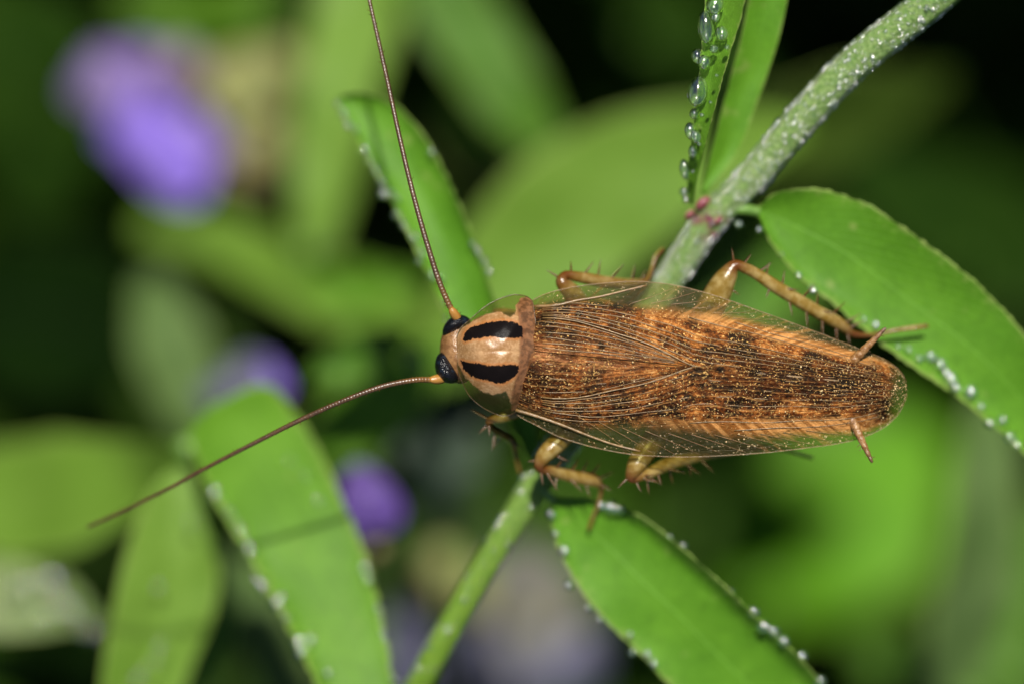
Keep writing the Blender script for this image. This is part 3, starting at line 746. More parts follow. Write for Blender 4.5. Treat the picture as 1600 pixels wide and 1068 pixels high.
nu, nv = 330, 120
def make_wing(sgn):
    """sgn -1: wing on the upper side of the picture, +1: lower side (lies on top)"""
    edge = TOP if sgn < 0 else BOT
    e = crom(np.c_[edge, np.zeros(len(edge))], nu)[:, :2]
    x = e[:, 0]
    tt = np.linspace(0, 1, nu)
    # sutural edge: close to the midline, overlapping behind the clavus
    xs = 836 + (1418 - 836)*tt**0.92
    xs = np.maximum(xs, x*0 + 836)
    ov = 26*smooth((xs - 1040)/300, 0, 1)*np.clip((1418 - xs)/150, 0, 1)
    s_edge = np.c_[xs, ymid(xs) - sgn*ov*0.9 + (0.0 if sgn < 0 else 1.5)]
    v = np.linspace(0, 1, nv)**0.9
    G = e[:, None]*(1 - v)[None, :, None] + s_edge[:, None]*v[None, :, None]
    gx, gy = G[..., 0], G[..., 1]
    hw = np.where(gy < ymid(gx), ymid(gx) - ytop(gx), ybot(gx) - ymid(gx))
    hw = np.maximum(hw, 3)
    yn = (gy - ymid(gx))/hw
    ay = np.abs(yn)
    Xn = np.clip((gx - 830)/588, 0, 1)
    yf = np.where(Xn < 0.43, 0.64*(1 - Xn/0.43)**0.85, 0)
    s = np.where(ay < yf, ay/np.maximum(yf, 0.02), 1 + (ay - yf)/np.maximum(1 - yf, 0.2)*1.5)
    ob = Xn*1.0 - ay*0.22
    yo = np.interp(Xn, [0, .06, .15, .3, .45, .55, .8, .93, 1.0], [.84, .84, .78, .66, .70, .77, .83, .93, 1.02])
    dcl = np.maximum(ay - yo, (Xn - 0.962)*4.0)
    tan = smooth(ay, 0.50, 0.66)*smooth(Xn, 0.32, 0.50)*(1 - smooth(Xn, 0.86, 0.95))
    tan = np.maximum(tan, 0.75*smooth(ay - yo, -0.14, -0.06)*smooth(Xn, 0.18, 0.42))
    dark = smooth(Xn, 0.40, 0.60)*(1 - smooth(ay, 0.22, 0.50))*(1 - 0.6*smooth(Xn, 0.90, 1.0))
    dark = np.maximum(dark, 0.8*np.exp(-((Xn - 0.04)/0.06)**2)*smooth(ay, 0.12, 0.24)*(1 - smooth(ay, .55, .75)))
    light = np.exp(-((Xn - 0.035)/0.05)**2 - (ay/0.16)**2) + 0.55*np.exp(-((Xn - 0.2)/0.14)**2 - (ay/0.2)**2)  # pale wing base, plus a copper highlight painted over the forward middle
    spot = np.zeros_like(gx)
    for (sx, sy, sr) in ((884, 484, 7), (940, 541, 7), (938, 536, 5), (986, 478, 4), (978, 664, 4.0), (972, 671, 3.5), (872, 634, 6), (1092, 578, 5), (1126, 577, 7), (905, 643, 5), (935, 648, 5), (905, 490, 7), (858, 520, 6)):
        dd = np.hypot(gx - sx, (gy - sy)*1.2) + 1.6*np.sin(gx*0.9 + gy*0.7)
        spot = np.maximum(spot, 1 - smooth(dd, sr*0.5, sr*1.25))
    spot = np.clip(spot, 0, 0.95)
    z = zback(gx, yn) + (0.035 if sgn > 0 else 0.0)*smooth(v, 0.2, 0.9)[None]
    # raised veins and folds
    wp = 7.0*s + 0.55*np.sin(4.1*s + 1) + 0.35*np.sin(9.7*s + sgn) + 0.22*np.sin(Xn*11 + s*5 + sgn) + 0.12*np.sin(Xn*37 + s*9)
    ves = np.abs((wp % 1) - 0.5)*2
    z = z + 0.024*(ves**3)*(1 - smooth(dcl, -0.12, 0))*np.clip(1.3 - Xn, 0, 1)
    z = z - 0.05*np.exp(-((ay - yf)/0.03)**2)*(Xn < 0.43)*smooth(Xn, 0.0, 0.06)
    z = z + 0.035*np.exp(-((1 - v)/0.025)**2)[None]*smooth(Xn, 0.02, 0.1)
    z = z + 0.018*np.sin(gx*0.11 + ay*9)*np.sin(gy*0.13)*(1 - smooth(ay, .6, .8))
    f = (D - z)/D/K
    top = np.stack([(gx - 800)*f, (534 - gy)*f, z], -1).reshape(-1, 3)
    bot = top - np.array([0, 0, 0.03])
    n = nu*nv
    fc = grid_faces(nu, nv)
    ids = np.arange(n).reshape(nu, nv)
    rim = np.r_[ids[:, 0], ids[-1, 1:], ids[::-1, -1][1:], ids[0, ::-1][1:-1]]
    # keep the sheet single: a clear membrane is one surface, with a thickened rim below
    wc = np.stack([s, Xn, ob], -1).reshape(-1, 3)
    wm = np.stack([dcl, tan, dark], -1).reshape(-1, 3)
    w2 = np.stack([np.clip(light, 0, 1), np.full_like(light, 3.7*sgn), spot], -1).reshape(-1, 3)
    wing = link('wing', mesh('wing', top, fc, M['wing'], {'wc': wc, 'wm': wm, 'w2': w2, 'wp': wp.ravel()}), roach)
    # rim tube along the costal edge, and the main veins, as raised lines
    parts = []
    g3 = top.reshape(nu, nv, 3)
    parts.append(tube(g3[3:-3:3, 0], 0.011, 6)[:2])
    def vein(pts, r):
        q = []
        for (px, py) in pts:
            yn_ = (py - ymid(px))/max((ymid(px) - ytop(px)) if py < ymid(px) else (ybot(px) - ymid(px)), 3)
            q.append(P(px, py, float(zback(px, yn_)) + 0.02))
        q = crom(np.array(q), 30)
        parts.append(tube(q, np.linspace(r, r*0.5, 30), 6)[:2])
    if sgn < 0:
        vein([(834, 479), (870, 477), (900, 470), (940, 463), (985, 452), (1010, 446)], 0.045)
        for k in range(9):
            x0 = 985 + k*32
            x1 = x0 + 70
            if x1 < 1340: vein([(x0, ytop(x0) + 34 - k*1.5), ((x0+x1)/2, (ytop(x0) + ytop(x1))/2 + 20 - k), (x1, ytop(x1) + 2.5)], 0.010)
    else:
        vein([(806, 640), (840, 650), (880, 664), (920, 680), (960, 694), (1000, 704)], 0.050)
        for k in range(11):
            x0 = 900 + k*36
            x1 = x0 + 85
            if x1 < 1360: vein([(x0, ybot(x0) - 42 + k*1.5), ((x0+x1)/2, (ybot(x0) + ybot(x1))/2 - 24 + k), (x1, ybot(x1) - 2.5)], 0.010)
    def yf_(X): return 0.64*(1 - X/0.43)**0.85 if X < 0.43 else 0.0
    for s0 in (0.12, 0.26, 0.42, 0.58, 0.74, 0.88, 1.0, 1.10, 1.22, 1.34, 1.48, 1.62, 1.78, 1.92, 2.05):
        pts, X = [], 0.03
        while X < 0.95:
            ay_ = s0*yf_(X) if s0 < 1 else yf_(X) + (s0 - 1)/1.5*max(1 - yf_(X), 0.2)
            ay_ += 0.008*math.sin(X*31 + s0*17)
            lim = np.interp(X, [0, .06, .15, .3, .45, .55, .8, .93, 1.0], [.84, .84, .78, .66, .70, .77, .83, .93, 1.02]) - 0.04
            if (s0 >= 1 or X < 0.40) and ay_ < lim:
                px = 830 + 588*X
                pts.append((px, ymid(px) + sgn*ay_*((ybot(px) - ymid(px)) if sgn > 0 else (ymid(px) - ytop(px)))))
            elif pts: break
            X += 0.03
        if len(pts) > 3: vein(pts, 0.013 if s0 != 1.0 else 0.022)
    v_, f_ = join(parts)
    link('veins', mesh('veins', v_, f_, M['vein']), wing)
    return wing, g3, yn
W1, g1, yn1 = make_wing(-1)
W2, g2, yn2 = make_wing(+1)

# ---- bright grains added on the wings to imitate glints, one part
t = NT('glint_grain'); pr = t.n('BsdfPrincipled', {'Base Color': t.mix(t.noise(t.pos(), 3.0, 2), (0.36, 0.22, 0.07), (0.62, 0.50, 0.30)), 'Roughness': 0.15, 'Specular IOR Level': 0.9})
M['wing_glints'] = t.done(pr.outputs[0])
ICO_T = (1 + 5**0.5)/2
ICO = np.array([(-1, ICO_T, 0), (1, ICO_T, 0), (-1, -ICO_T, 0), (1, -ICO_T, 0), (0, -1, ICO_T), (0, 1, ICO_T), (0, -1, -ICO_T), (0, 1, -ICO_T), (ICO_T, 0, -1), (ICO_T, 0, 1), (-ICO_T, 0, -1), (-ICO_T, 0, 1)])/1.9
ICOF = [(0,11,5),(0,5,1),(0,1,7),(0,7,10),(0,10,11),(1,5,9),(5,11,4),(11,10,2),(10,7,6),(7,1,8),(3,9,4),(3,4,2),(3,2,6),(3,6,8),(3,8,9),(4,9,5),(2,4,11),(6,2,10),(8,6,7),(9,8,1)]
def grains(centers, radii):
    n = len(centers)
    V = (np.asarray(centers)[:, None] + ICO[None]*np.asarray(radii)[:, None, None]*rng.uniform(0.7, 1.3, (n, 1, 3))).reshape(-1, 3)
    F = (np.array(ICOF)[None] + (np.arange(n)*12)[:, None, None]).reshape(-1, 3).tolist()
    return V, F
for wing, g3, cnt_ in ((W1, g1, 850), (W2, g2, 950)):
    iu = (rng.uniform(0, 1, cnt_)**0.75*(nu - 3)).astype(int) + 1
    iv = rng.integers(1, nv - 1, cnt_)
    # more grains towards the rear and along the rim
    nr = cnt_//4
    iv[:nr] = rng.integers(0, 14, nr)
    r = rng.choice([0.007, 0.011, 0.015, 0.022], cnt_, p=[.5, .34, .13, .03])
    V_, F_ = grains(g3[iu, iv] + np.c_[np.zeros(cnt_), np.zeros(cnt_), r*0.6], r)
    o = link('wing_glints', mesh('wing_glints', V_, F_, M['wing_glints'], smooth=False), wing)
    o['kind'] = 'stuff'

# ---- body under the wings: one continuous mesh
bx = np.linspace(722, 1392, 70)
nb = 30
rows = []
for x in bx:
    q = (x - 722)/(1392 - 722)
    yc_ = ymid(x)
    xt = max(x, 842)
    w = 0.66*min(ymid(xt) - ytop(xt), ybot(xt) - ymid(xt)) if x > 842 else 58.0
    w *= np.sqrt(max(1 - ((q - 0.5)/0.502)**8, 0.0)) if q > 0.5 else np.sqrt(max(1 - ((0.5 - q)/0.502)**10, 0))
    w = max(w, 2.0)
    zc = -1.25 - 0.25*q
    hz = 0.85*(w/85.0)**0.5
    a = np.linspace(0, 2*np.pi, nb, endpoint=False)
    top_z = float(zback(np.array(x), 0.0)) - 0.12
    hz = min(hz, top_z - zc)
    f = (D - zc)/D/K
    rows.append(np.stack([np.full(nb, (x - 800)*f) , (534 - yc_)*f + w*f*np.cos(a), zc + hz*np.sin(a)*(1 + 0.03*np.cos(x*0.35))], -1))
bv = np.concatenate(rows)
bf = grid_faces(len(bx), nb, True) + [list(range(nb))[::-1], [(len(bx)-1)*nb + i for i in range(nb)]]
link('body', mesh('body', bv, bf, M['body']), roach)

# ---- pronotum
OUT = [(712, 545), (713, 528), (720, 512), (735, 499), (758, 479), (772, 471), (789, 464), (800, 461), (812, 461), (824, 464), (831, 470), (835, 490), (838, 515), (840, 540), (838, 562), (832, 588), (824, 612), (816, 628), (808, 640), (798, 647), (786, 649), (772, 645), (758, 638), (745, 629), (733, 617), (724, 600), (717, 583), (713, 563)]
OPQ = [(711, 545), (714, 525), (722, 512), (737, 503), (750, 496), (763, 490), (783, 487), (796, 496), (805, 491), (806, 478), (814, 466), (826, 463), (836, 468), (845, 545), (836, 590), (814, 638), (800, 640), (796, 622), (791, 611), (770, 616), (755, 612), (740, 602), (728, 590), (716, 570)]
B1 = [(724, 530), (727, 520), (734, 513), (744, 509), (756, 506), (770, 503.5), (784, 502), (798, 503), (808, 506), (815, 511), (817, 518), (815, 526), (806, 527.5), (794, 527), (782, 528), (772, 525), (762, 525.5), (750, 528), (740, 528), (733, 531), (727, 533)]
B2 = [(720, 563), (727, 565.5), (736, 567.5), (747, 567), (760, 571), (770, 571.5), (785, 570.5), (798, 569.5), (809, 571), (810, 579), (804, 587), (795, 593), (786, 597), (776, 598), (766, 594.5), (756, 592), (746, 590), (736, 586), (725, 577)]
REAR = [(806, 470), (809, 490), (813, 515), (812, 545), (810, 575), (800, 610), (795, 650), (860, 650), (860, 450), (806, 450)]
def sdist(px, py, poly):
    poly = np.asarray(poly, float); x, y = px.ravel(), py.ravel()
    d = np.full(x.shape, 1e9); ins = np.zeros(x.shape, bool)
    for k in range(len(poly)):
        a, b = poly[k-1], poly[k]
        ab = b - a
        t_ = np.clip(((x - a[0])*ab[0] + (y - a[1])*ab[1])/(ab @ ab), 0, 1)
        d = np.minimum(d, np.hypot(x - a[0] - t_*ab[0], y - a[1] - t_*ab[1]))
        c_ = (a[1] > y) != (b[1] > y)
        with np.errstate(divide='ignore', invalid='ignore'):
            ins ^= c_ & (x < (b[0] - a[0])*(y - a[1])/(b[1] - a[1]) + a[0])
    return (np.where(ins, d, -d)/K).reshape(px.shape)
oc = crom(np.array([(a, b, 0) for a, b in OUT + OUT[:1]], float), 181)[:-1, :2]
nr_, na_ = 80, 180
rr = np.linspace(0.0, 1, nr_)**0.8; rr[0] = 0.004
cen = np.array([778.0, 549.0])
Gp = cen + rr[:, None, None]*(oc - cen)[None]
gx, gy = Gp[..., 0], Gp[..., 1]
z = 0.16 - 0.62*rr[:, None]**2.4*np.ones((1, na_))
fr = smooth(-(gx - cen[0])/66, 0.3, 1.0)
z = z - 0.16*fr*rr[:, None]**1.5
rearf = smooth((gx - cen[0])/60, 0.5, 1.0)
z = z + 0.20*rearf*rr[:, None]**2
z = z - 0.45*(np.abs(gy - cen[1])/95)**2*rr[:, None]
z = z + 0.008*np.sin(gy*0.25)*np.sin(gx*0.21)*(1 - rr[:, None]) - 0.012*np.exp(-((gy - 548)/3.0)**2)
f = (D - z)/D/K
pv = np.stack([(gx - 800)*f, (534 - gy)*f, z], -1).reshape(-1, 3)
pm = np.stack([np.maximum(sdist(gx, gy, B1), sdist(gx, gy, B2)), sdist(gx, gy, OPQ), sdist(gx, gy, REAR)], -1).reshape(-1, 3)
pf = [q[::-1] for q in grid_faces(nr_, na_, True)] + [list(range(na_))]
pron = link('pronotum', mesh('pronotum', pv, pf, M['pronotum'], {'pm': pm}), roach)
pron['label'] = 'tan shield with two ragged black bands and clear rim'
pg = pv.reshape(nr_, na_, 3)[-1]
v_, f_, _ = tube(np.r_[pg, pg[:2]], 0.012, 6, caps=False)
link('rim', mesh('rim', v_, f_, M['rim']), pron)

# ---- head with eyes
hc = P(717, 549, -1.10)
v_, f_ = ellipsoid(hc, [[0.50, 0.03, 0], [-0.05, 0.83, 0], [0, 0, 0.52]], 24, 36)
jn = smooth(np.abs(v_[:, 1] - hc[1] + 0.1), 0.5, 0.85)*0.5
head = link('head', mesh('head', v_, f_, M['head'], {'joint': jn}), roach)
for (ex, ey, ez, ax_) in ((713, 507, -0.92, [[0.36, 0.19, 0], [-0.09, 0.18, 0.02], [0, 0, 0.36]]),
                          (698, 577, -0.90, [[0.22, -0.38, 0], [-0.22, -0.13, 0.03], [0, 0, 0.40]])):
    c = P(ex, ey, ez)
    v_, f_ = ellipsoid(c, ax_, 20, 30)
    # kidney shape: pinch the side facing the middle of the head
    ax0 = np.array(ax_[0]); L0 = np.linalg.norm(ax0); tpar = ((v_ - c) @ ax0)/L0**2
    dirc = (hc - c); dirc[2] = 0; dirc /= np.linalg.norm(dirc)
    v_ = v_ + dirc*(0.10*(tpar**2) - 0.03)[:, None]
    link('eye', mesh('eye', v_, f_, M['eye']), head)

# ---- antennae: ringed tapering whips
def antenna(pts, r0, r1):
    c0 = crom(PA(pts), 400)
    L = np.r_[0, np.cumsum(np.linalg.norm(np.diff(c0, axis=0), axis=1))]
    seg = 0.085
    n = int(L[-1]/seg)*4
    q = np.linspace(0, L[-1], n)
    c = np.stack([np.interp(q, L, c0[:, k]) for k in range(3)], -1)
    ph = (q/seg) % 1
    r = (r0 + (r1 - r0)*(q/L[-1])**0.8)*(0.82 + 0.24*np.sin(ph*np.pi)**0.7)
    base = q < 0.42
    r = np.where(base, r0*1.55*np.sqrt(np.clip(1 - ((q - 0.16)/0.30)**2, 0.25, 1)), r)
    v, f, par = tube(c, r, 9)
    jt = np.repeat(np.where(q < 0.45, 0.9, 0.25*smooth(1.6 - q, 0, 1.2)), 9)
    o = link('antenna', mesh('antenna', v, f, M['antenna'], {'joint': jt}), roach)
    # bristles
    t_, n_, b_ = frames(c)
    parts = []
    for i in range(6, n - 4, 6):
        a = rng.uniform(0, 6.28)
        d = n_[i]*math.cos(a) + b_[i]*math.sin(a) - t_[i]*(-0.5)
        d /= np.linalg.norm(d)
        p0 = c[i] + (n_[i]*math.cos(a) + b_[i]*math.sin(a))*r[i]*0.8
        parts.append(tube(np.array([p0, p0 + d*rng.uniform(0.05, 0.11)]), [0.011, 0.003], 3)[:2])
    v, f = join(parts)
    h = link('bristles', mesh('bristles', v, f, M['spine'], smooth=False), o)
    h['kind'] = 'stuff'
    return c
antenna([(716, 500, -0.75), (708, 488, -0.60), (692, 455, -0.45), (667, 380, -0.35), (646, 305, -0.40), (626, 222, -0.5), (606, 130, -0.7), (590, 58, -0.8), (576, -5, -0.9), (560, -90, -1.2)], 0.082, 0.045)
ANT2 = [(694, 590, -0.85), (682, 592, -0.75), (650, 593, -0.5), (602, 602, -0.35), (540, 624, -0.4), (470, 655, -0.7), (400, 690, -1.1), (330, 726, -1.6), (262, 763, -2.2), (200, 794, -2.8), (138, 822, -3.4)]
antenna(ANT2, 0.084, 0.042)

# ---- legs
def spine_mesh():
    a = np.linspace(0, 2*np.pi, 6, endpoint=False)
    ring = lambda r, z, x=0: np.stack([r*np.cos(a) + x, r*np.sin(a), np.full(6, z)], -1)
    v = np.r_[ring(1.0, 0), ring(0.75, 0.45, 0.15), ring(0.18, 1.0, 0.5)]
    return mesh('spine', v, grid_faces(3, 6, True) + [[12, 13, 14, 15, 16, 17]], M['spine'])
SPINE = spine_mesh()
def put_spine(parent, p, d, length, rad=0.030):
    o = bpy.data.objects.new('spine', SPINE); COL.objects.link(o)
    o.parent = parent
    d = Vector([float(k) for k in d]).normalized()
    o.rotation_euler = d.to_track_quat('Z', 'Y').to_euler()
    o.scale = (rad, rad, length)
    o.location = Vector([float(k) for k in p])      # the leg mesh already sits at the origin of the world
    return o

def leg(chain, spines):
    """chain rows: px, py, z, radius mm, joint darkness; spines: (row position, dx, dy, dz, length)"""
    ch = np.asarray(chain, float)
    pts = np.c_[PA(ch), ch[:, 3:]]
    q = crom(pts, 26*(len(ch) - 1))
    q[:, 3] = np.maximum(q[:, 3], 0.02)
    v, f, _ = tube(q[:, :3], q[:, 3], 14)
    jt = np.repeat(np.clip(q[:, 4], 0, 1), 14)
    o = link('leg', mesh('leg', v, f, M['leg'], {'joint': jt}), roach)
    d = np.r_[0, np.cumsum(np.linalg.norm(np.diff(pts[:, :3], axis=0), axis=1)**0.8)]; d /= d[-1]
    for (row, dx, dy, dz, ln) in spines:
        k = int(round(np.interp(row, np.arange(len(ch)), d)*(len(q) - 1)))
        k = min(max(k, 0), len(q) - 1)
        dirv = np.array([dx, -dy, dz], float); dirv /= np.linalg.norm(dirv)
        put_spine(o, q[k, :3] + dirv*q[k, 3]*0.8, dirv, ln)
    return o
# lower side, hind leg folded under the wing edge
leg([(1060, 640, -1.9, 0.20, 0), (1028, 676, -1.80, 0.30, 0), (1009, 703, -1.65, 0.30, 0), (992, 730, -1.45, 0.235, 0.1), (987, 745, -1.48, 0.16, 1), (1006, 741, -1.6, 0.15, 0.2), (1045, 724, -1.9, 0.18, 0), (1090, 712, -2.1, 0.16, 0), (1180, 700, -2.5, 0.10, 0.5), (1210, 700, -2.8, 0.05, .3), (1270, 715, -3.2, 0.045, .3)],
    [(3.6, -1, 0.9, 0.2, 0.38), (4.3, 0.5, 1, 0.2, 0.3), (4.6, 1, 0.35, 0.6, 0.42), (5.0, 0.9, 0.5, -0.1, 0.4), (5.1, 0.1, 1, 0.1, 0.42), (5.5, 0.3, 1, 0.3, 0.3), (5.7, 1, 0.25, 0.2, 0.55), (6.0, 0.2, 1, -0.2, 0.4), (6.4, 0.8, 0.6, 0.1, 0.52), (6.7, 0.1, 1, 0, 0.36), (7.0, 0.7, 0.7, 0.2, 0.5), (4.7, 1, -0.1, 0.7, 0.35)])
# lower side, middle leg stepping on the lower leaflet
leg([(930, 640, -1.9, 0.18, 0), (894, 668, -1.75, 0.25, 0), (870, 692, -1.62, 0.265, 0), (849, 713, -1.55, 0.215, 0.1), (843, 727, -1.58, 0.15, 1), (865, 736, -1.9, 0.15, 0.2), (900, 745, -2.3, 0.175, 0.1), (930, 752, -2.6, 0.16, 0.3), (938, 760, -2.75, 0.08, 0.7), (935, 785, -3.0, 0.05, 0.3), (926, 808, -3.3, 0.055, 0.3), (920, 826, -3.42, 0.05, 0.8)],
    [(3.4, -1, 0, 0.1, 0.2), (4.2, 0.1, 1, 0.3, 0.36), (4.5, 0.6, 1, 0.6, 0.62), (5.0, 0.7, -0.9, 0.6, 0.42), (5.6, 0.9, 1, 0.5, 0.52), (5.7, 0.6, -1, 0.4, 0.42), (6.2, 0.5, -1, 0.2, 0.4), (6.6, 0.7, -0.9, 0.3, 0.42), (6.9, 1, -0.4, 0.1, 0.45), (7.2, 0.9, 0.5, 0.2, 0.35), (5.2, -0.2, 1, 0.3, 0.34), (6.4, 0.3, 1, 0.1, 0.38), (2.6, 0.9, 0.5, 0, 0.4)])
# lower side, front leg by the head
leg([(850, 620, -1.8, 0.16, 0), (815, 640, -1.6, 0.17, 0), (785, 651, -1.45, 0.15, 0), (765, 657, -1.5, 0.10, 0.8), (766, 666, -1.8, 0.08, 0.8), (782, 678, -2.4, 0.085, 0.3), (800, 690, -2.9, 0.08, 0.4), (806, 715, -3.3, 0.045, 0.4), (812, 738, -3.5, 0.04, 0.5)],
    [(2.9, -1, -0.6, 0.1, 0.5), (3.2, 0, 1, 0.2, 0.3), (3.6, -0.5, 0.4, 0.1, 0.3), (4.6, -0.2, 1, 0.3, 0.45), (5.3, -0.8, 0.7, 0.1, 0.4), (5.6, 0.7, 0.6, 0.1, 0.4)])
# upper side, hind leg over the right leaflet
leg([(1070, 545, -1.9, 0.20, 0), (1098, 503, -1.80, 0.37, 0), (1117, 468, -1.6, 0.38, 0), (1136, 432, -1.4, 0.28, 0.1), (1149, 415, -1.35, 0.155, 1), (1168, 421, -1.4, 0.15, 0.3), (1215, 450, -1.55, 0.18, 0), (1270, 483, -1.8, 0.175, 0), (1315, 508, -2.1, 0.16, 0.3), (1332, 521, -2.3, 0.10, 1), (1360, 523, -2.5, 0.055, 0.7), (1400, 516, -2.6, 0.055, 0.5), (1428, 512, -2.65, 0.06, 0.1), (1450, 509, -2.7, 0.05, 1)],
    [(3.9, -0.1, -1, 0.2, 0.36), (4.6, 0.6, -0.8, 0.2, 0.3), (5.3, 0.9, -0.6, 0.1, 0.4), (5.6, 0.2, -1, 0.2, 0.35), (6.0, 0.95, 0.1, 0.3, 0.45), (6.1, 0.2, -1, 0.1, 0.4), (6.6, 0.8, -0.8, 0.3, 0.48), (7.0, 0.95, 0.2, 0.2, 0.5), (7.1, 0.1, -1, 0.2, 0.4), (7.5, 0.8, -0.7, 0.4, 0.5), (8.0, 0.9, -0.5, 0.2, 0.52), (8.4, 0.9, -0.4, 0.2, 0.45),
     (5.8, -0.4, 0.9, 0.1, 0.26), (6.3, 0.15, 1, 0.2, 0.46), (6.8, 0.05, 1, 0.1, 0.5), (7.3, 0, 1, 0.1, 0.5), (7.8, 0, 1, 0.1, 0.48), (8.5, 0.1, 1, 0.4, 0.3), (2.7, 0.8, 0.6, 0, 0.28)])
# upper side, middle leg reaching to the stem
leg([(940, 520, -1.9, 0.18, 0), (912, 485, -1.75, 0.25, 0), (893, 457, -1.55, 0.25, 0.1), (878, 438, -1.4, 0.16, 0.8), (882, 431, -1.45, 0.12, 1), (905, 433, -1.6, 0.15, 0.3), (945, 440, -1.9, 0.155, 0.3), (990, 442, -2.3, 0.105, 0.5), (1010, 438, -2.5, 0.065, 0.6), (1018, 422, -2.65, 0.05, 0.5), (1024, 402, -2.75, 0.05, 0.5), (1036, 388, -2.75, 0.05, 0.8)],
    [(3.1, -1, -0.7, 0.1, 0.36), (4.5, 0, -1, 0.3, 0.3), (5.1, 0.8, -1, 0.1, 0.42), (5.7, 0.2, -1, 0.1, 0.44), (6.1, 0.85, -0.9, 0.1, 0.52), (6.9, 0.25, -1, 0.1, 0.42), (7.4, 0.5, -0.8, 0, 0.3)])
# upper side, front leg tucked below the pronotum
leg([(850, 520, -1.9, 0.15, 0), (820, 500, -1.8, 0.16, 0), (792, 490, -1.75, 0.14, 0), (775, 488, -1.9, 0.09, 0.8), (778, 496, -2.4, 0.08, 0.5), (790, 512, -3.1, 0.07, 0.4), (796, 530, -3.8, 0.045, 0.5), (800, 545, -4.2, 0.04, 0.6)],
    [(4.3, -0.5, 0.4, 0.2, 0.3), (4.8, 0.6, 0.3, 0.2, 0.3)])

# ---- cerci
def cercus(a, b):
    c = crom(np.array([P(*a), (P(*a) + P(*b))/2 + np.array([0, 0, 0.05]), P(*b)]), 60)
    q = np.linspace(0, 1, 60)
    r = (0.165*(1 - q)**0.7*0.75 + 0.032)*(0.88 + 0.14*np.abs(np.sin(q*np.pi*9)))
    v, f, par = tube(c, r, 12)
    o = link('cercus', mesh('cercus', v, f, M['cercus'], {'joint': smooth(par, 0.65, 1.0)*0.8}), roach)
    t_, n_, b_ = frames(c)
    for i in range(6, 58, 4):
        an = rng.uniform(0, 6.28)
        d = n_[i]*math.cos(an) + b_[i]*math.sin(an) + 0.3*t_[i]
        put_spine(o, c[i] + d/np.linalg.norm(d)*r[i]*0.8, d, rng.uniform(0.09, 0.16), 0.010)
cercus((1318, 578, -0.95), (1384, 512, -0.45))
cercus((1320, 632, -0.95), (1363, 722, -0.75))

# ------------------------------------------------------------------ dew
def drop_mesh(seed, m):
    r_ = np.random.default_rng(seed)
    v, f = ellipsoid((0, 0, 0), [[1, 0, 0], [0, 1, 0], [0, 0, 0.9]], 14, 18)
    v = v*(1 + 0.05*np.sin(v[:, :1]*2 + r_.uniform(0, 6)) + 0.04*np.cos(v[:, 1:2]*3 + r_.uniform(0, 6)))
    return mesh('dew_drop', v, f, M[m])
DROPS = [drop_mesh(k, 'dew') for k in range(4)]
DROPS_CLEAR = [drop_mesh(k, 'dew_clear') for k in range(4)]
def dew(px, py, z, r, label, group=None, ell=1.0, rot=0.0, clear=False):
    o = bpy.data.objects.new('dew_drop', (DROPS_CLEAR if clear else DROPS)[rng.integers(0, 4)]); COL.objects.link(o)
    o.location = Vector(P(px, py, z).tolist())
    o.scale = (r, r*ell, r*min(1.0, 0.5 + 0.5*ell)*0.9)
    o.rotation_euler = (0, 0, rot)
    tag(o, label, 'dew drop', group)
    return o
def edge_z(key, px, py):
    best, bz = 1e9, -3
    for e in Lf[key]:
        a = crom(np.asarray(e, float), 120)
        d = np.hypot(a[:, 0] - px, a[:, 1] - py); k = d.argmin()
        if d[k] < best: best, bz = d[k], a[k, 2]
    return bz
def dews(key, pts, leafname, group, up=0.1, rims=('outer', 'inner')):
    for p in pts:
        r = (p[2] if len(p) > 2 else rng.uniform(0.075, 0.12))*rng.uniform(0.9, 1.3)
        best = (1e9, 0, 0)
        for j, e in enumerate(Lf[key]):
            a = crom(np.asarray(e, float), 120)
            d = np.hypot(a[:, 0] - p[0], a[:, 1] - p[1]); k = d.argmin()
            best = min(best, (d[k], j, k/119.0))
        if key == 'left': r *= 0.72
        if key == 'lower' and best[1] == 1: p = (p[0] - 6, p[1] + 5)
        where = 'near its stalk' if best[2] < 0.3 else ('halfway along' if best[2] < 0.6 else 'towards its tip')
        size = 'large' if r > 0.165 else ('small' if r < 0.125 else 'round')
        lab = f'{size} drop on {rims[best[1]]} rim of {leafname}, {where}'
        dew(p[0], p[1], edge_z(key, p[0], p[1]) + up, r, lab, group)
dews('right', [(1350, 499), (1368, 508, .15), (1455, 556, .16), (1470, 567, .17), (1480, 582, .15), (1487, 591, .16), (1494, 604, .14), (1517, 611, .20), (1533, 634, .1), (1547, 660, .15), (1566, 655, .15), (1578, 682, .15), (1590, 694), (1420, 545), (1436, 560, .14), (1404, 541), (1270, 452), (1248, 430), (1222, 398)],
     'broad leaf beneath hind leg', 'dew drops on the right leaf rim', 0.1, ('far', 'wing side'))
dews('lower', [(945, 784, .13), (960, 786, .15), (975, 790, .12), (1074, 846, .13), (1052, 832, .1), (1147, 918, .14), (1184, 950, .17), (1198, 972, .20), (1216, 980, .15), (1230, 995, .16), (1260, 1018, .15), (1288, 1058, .14), (862, 802, .12), (868, 832, .1), (882, 858, .14), (888, 913, .11), (920, 949, .09), (938, 966, .09), (985, 990, .1), (988, 1018, .1), (1012, 1020, .1), (1022, 1036, .12)],
     'leaflet under middle leg', 'dew drops on the lower leaflet rim', 0.2, ('flat', 'curled'))
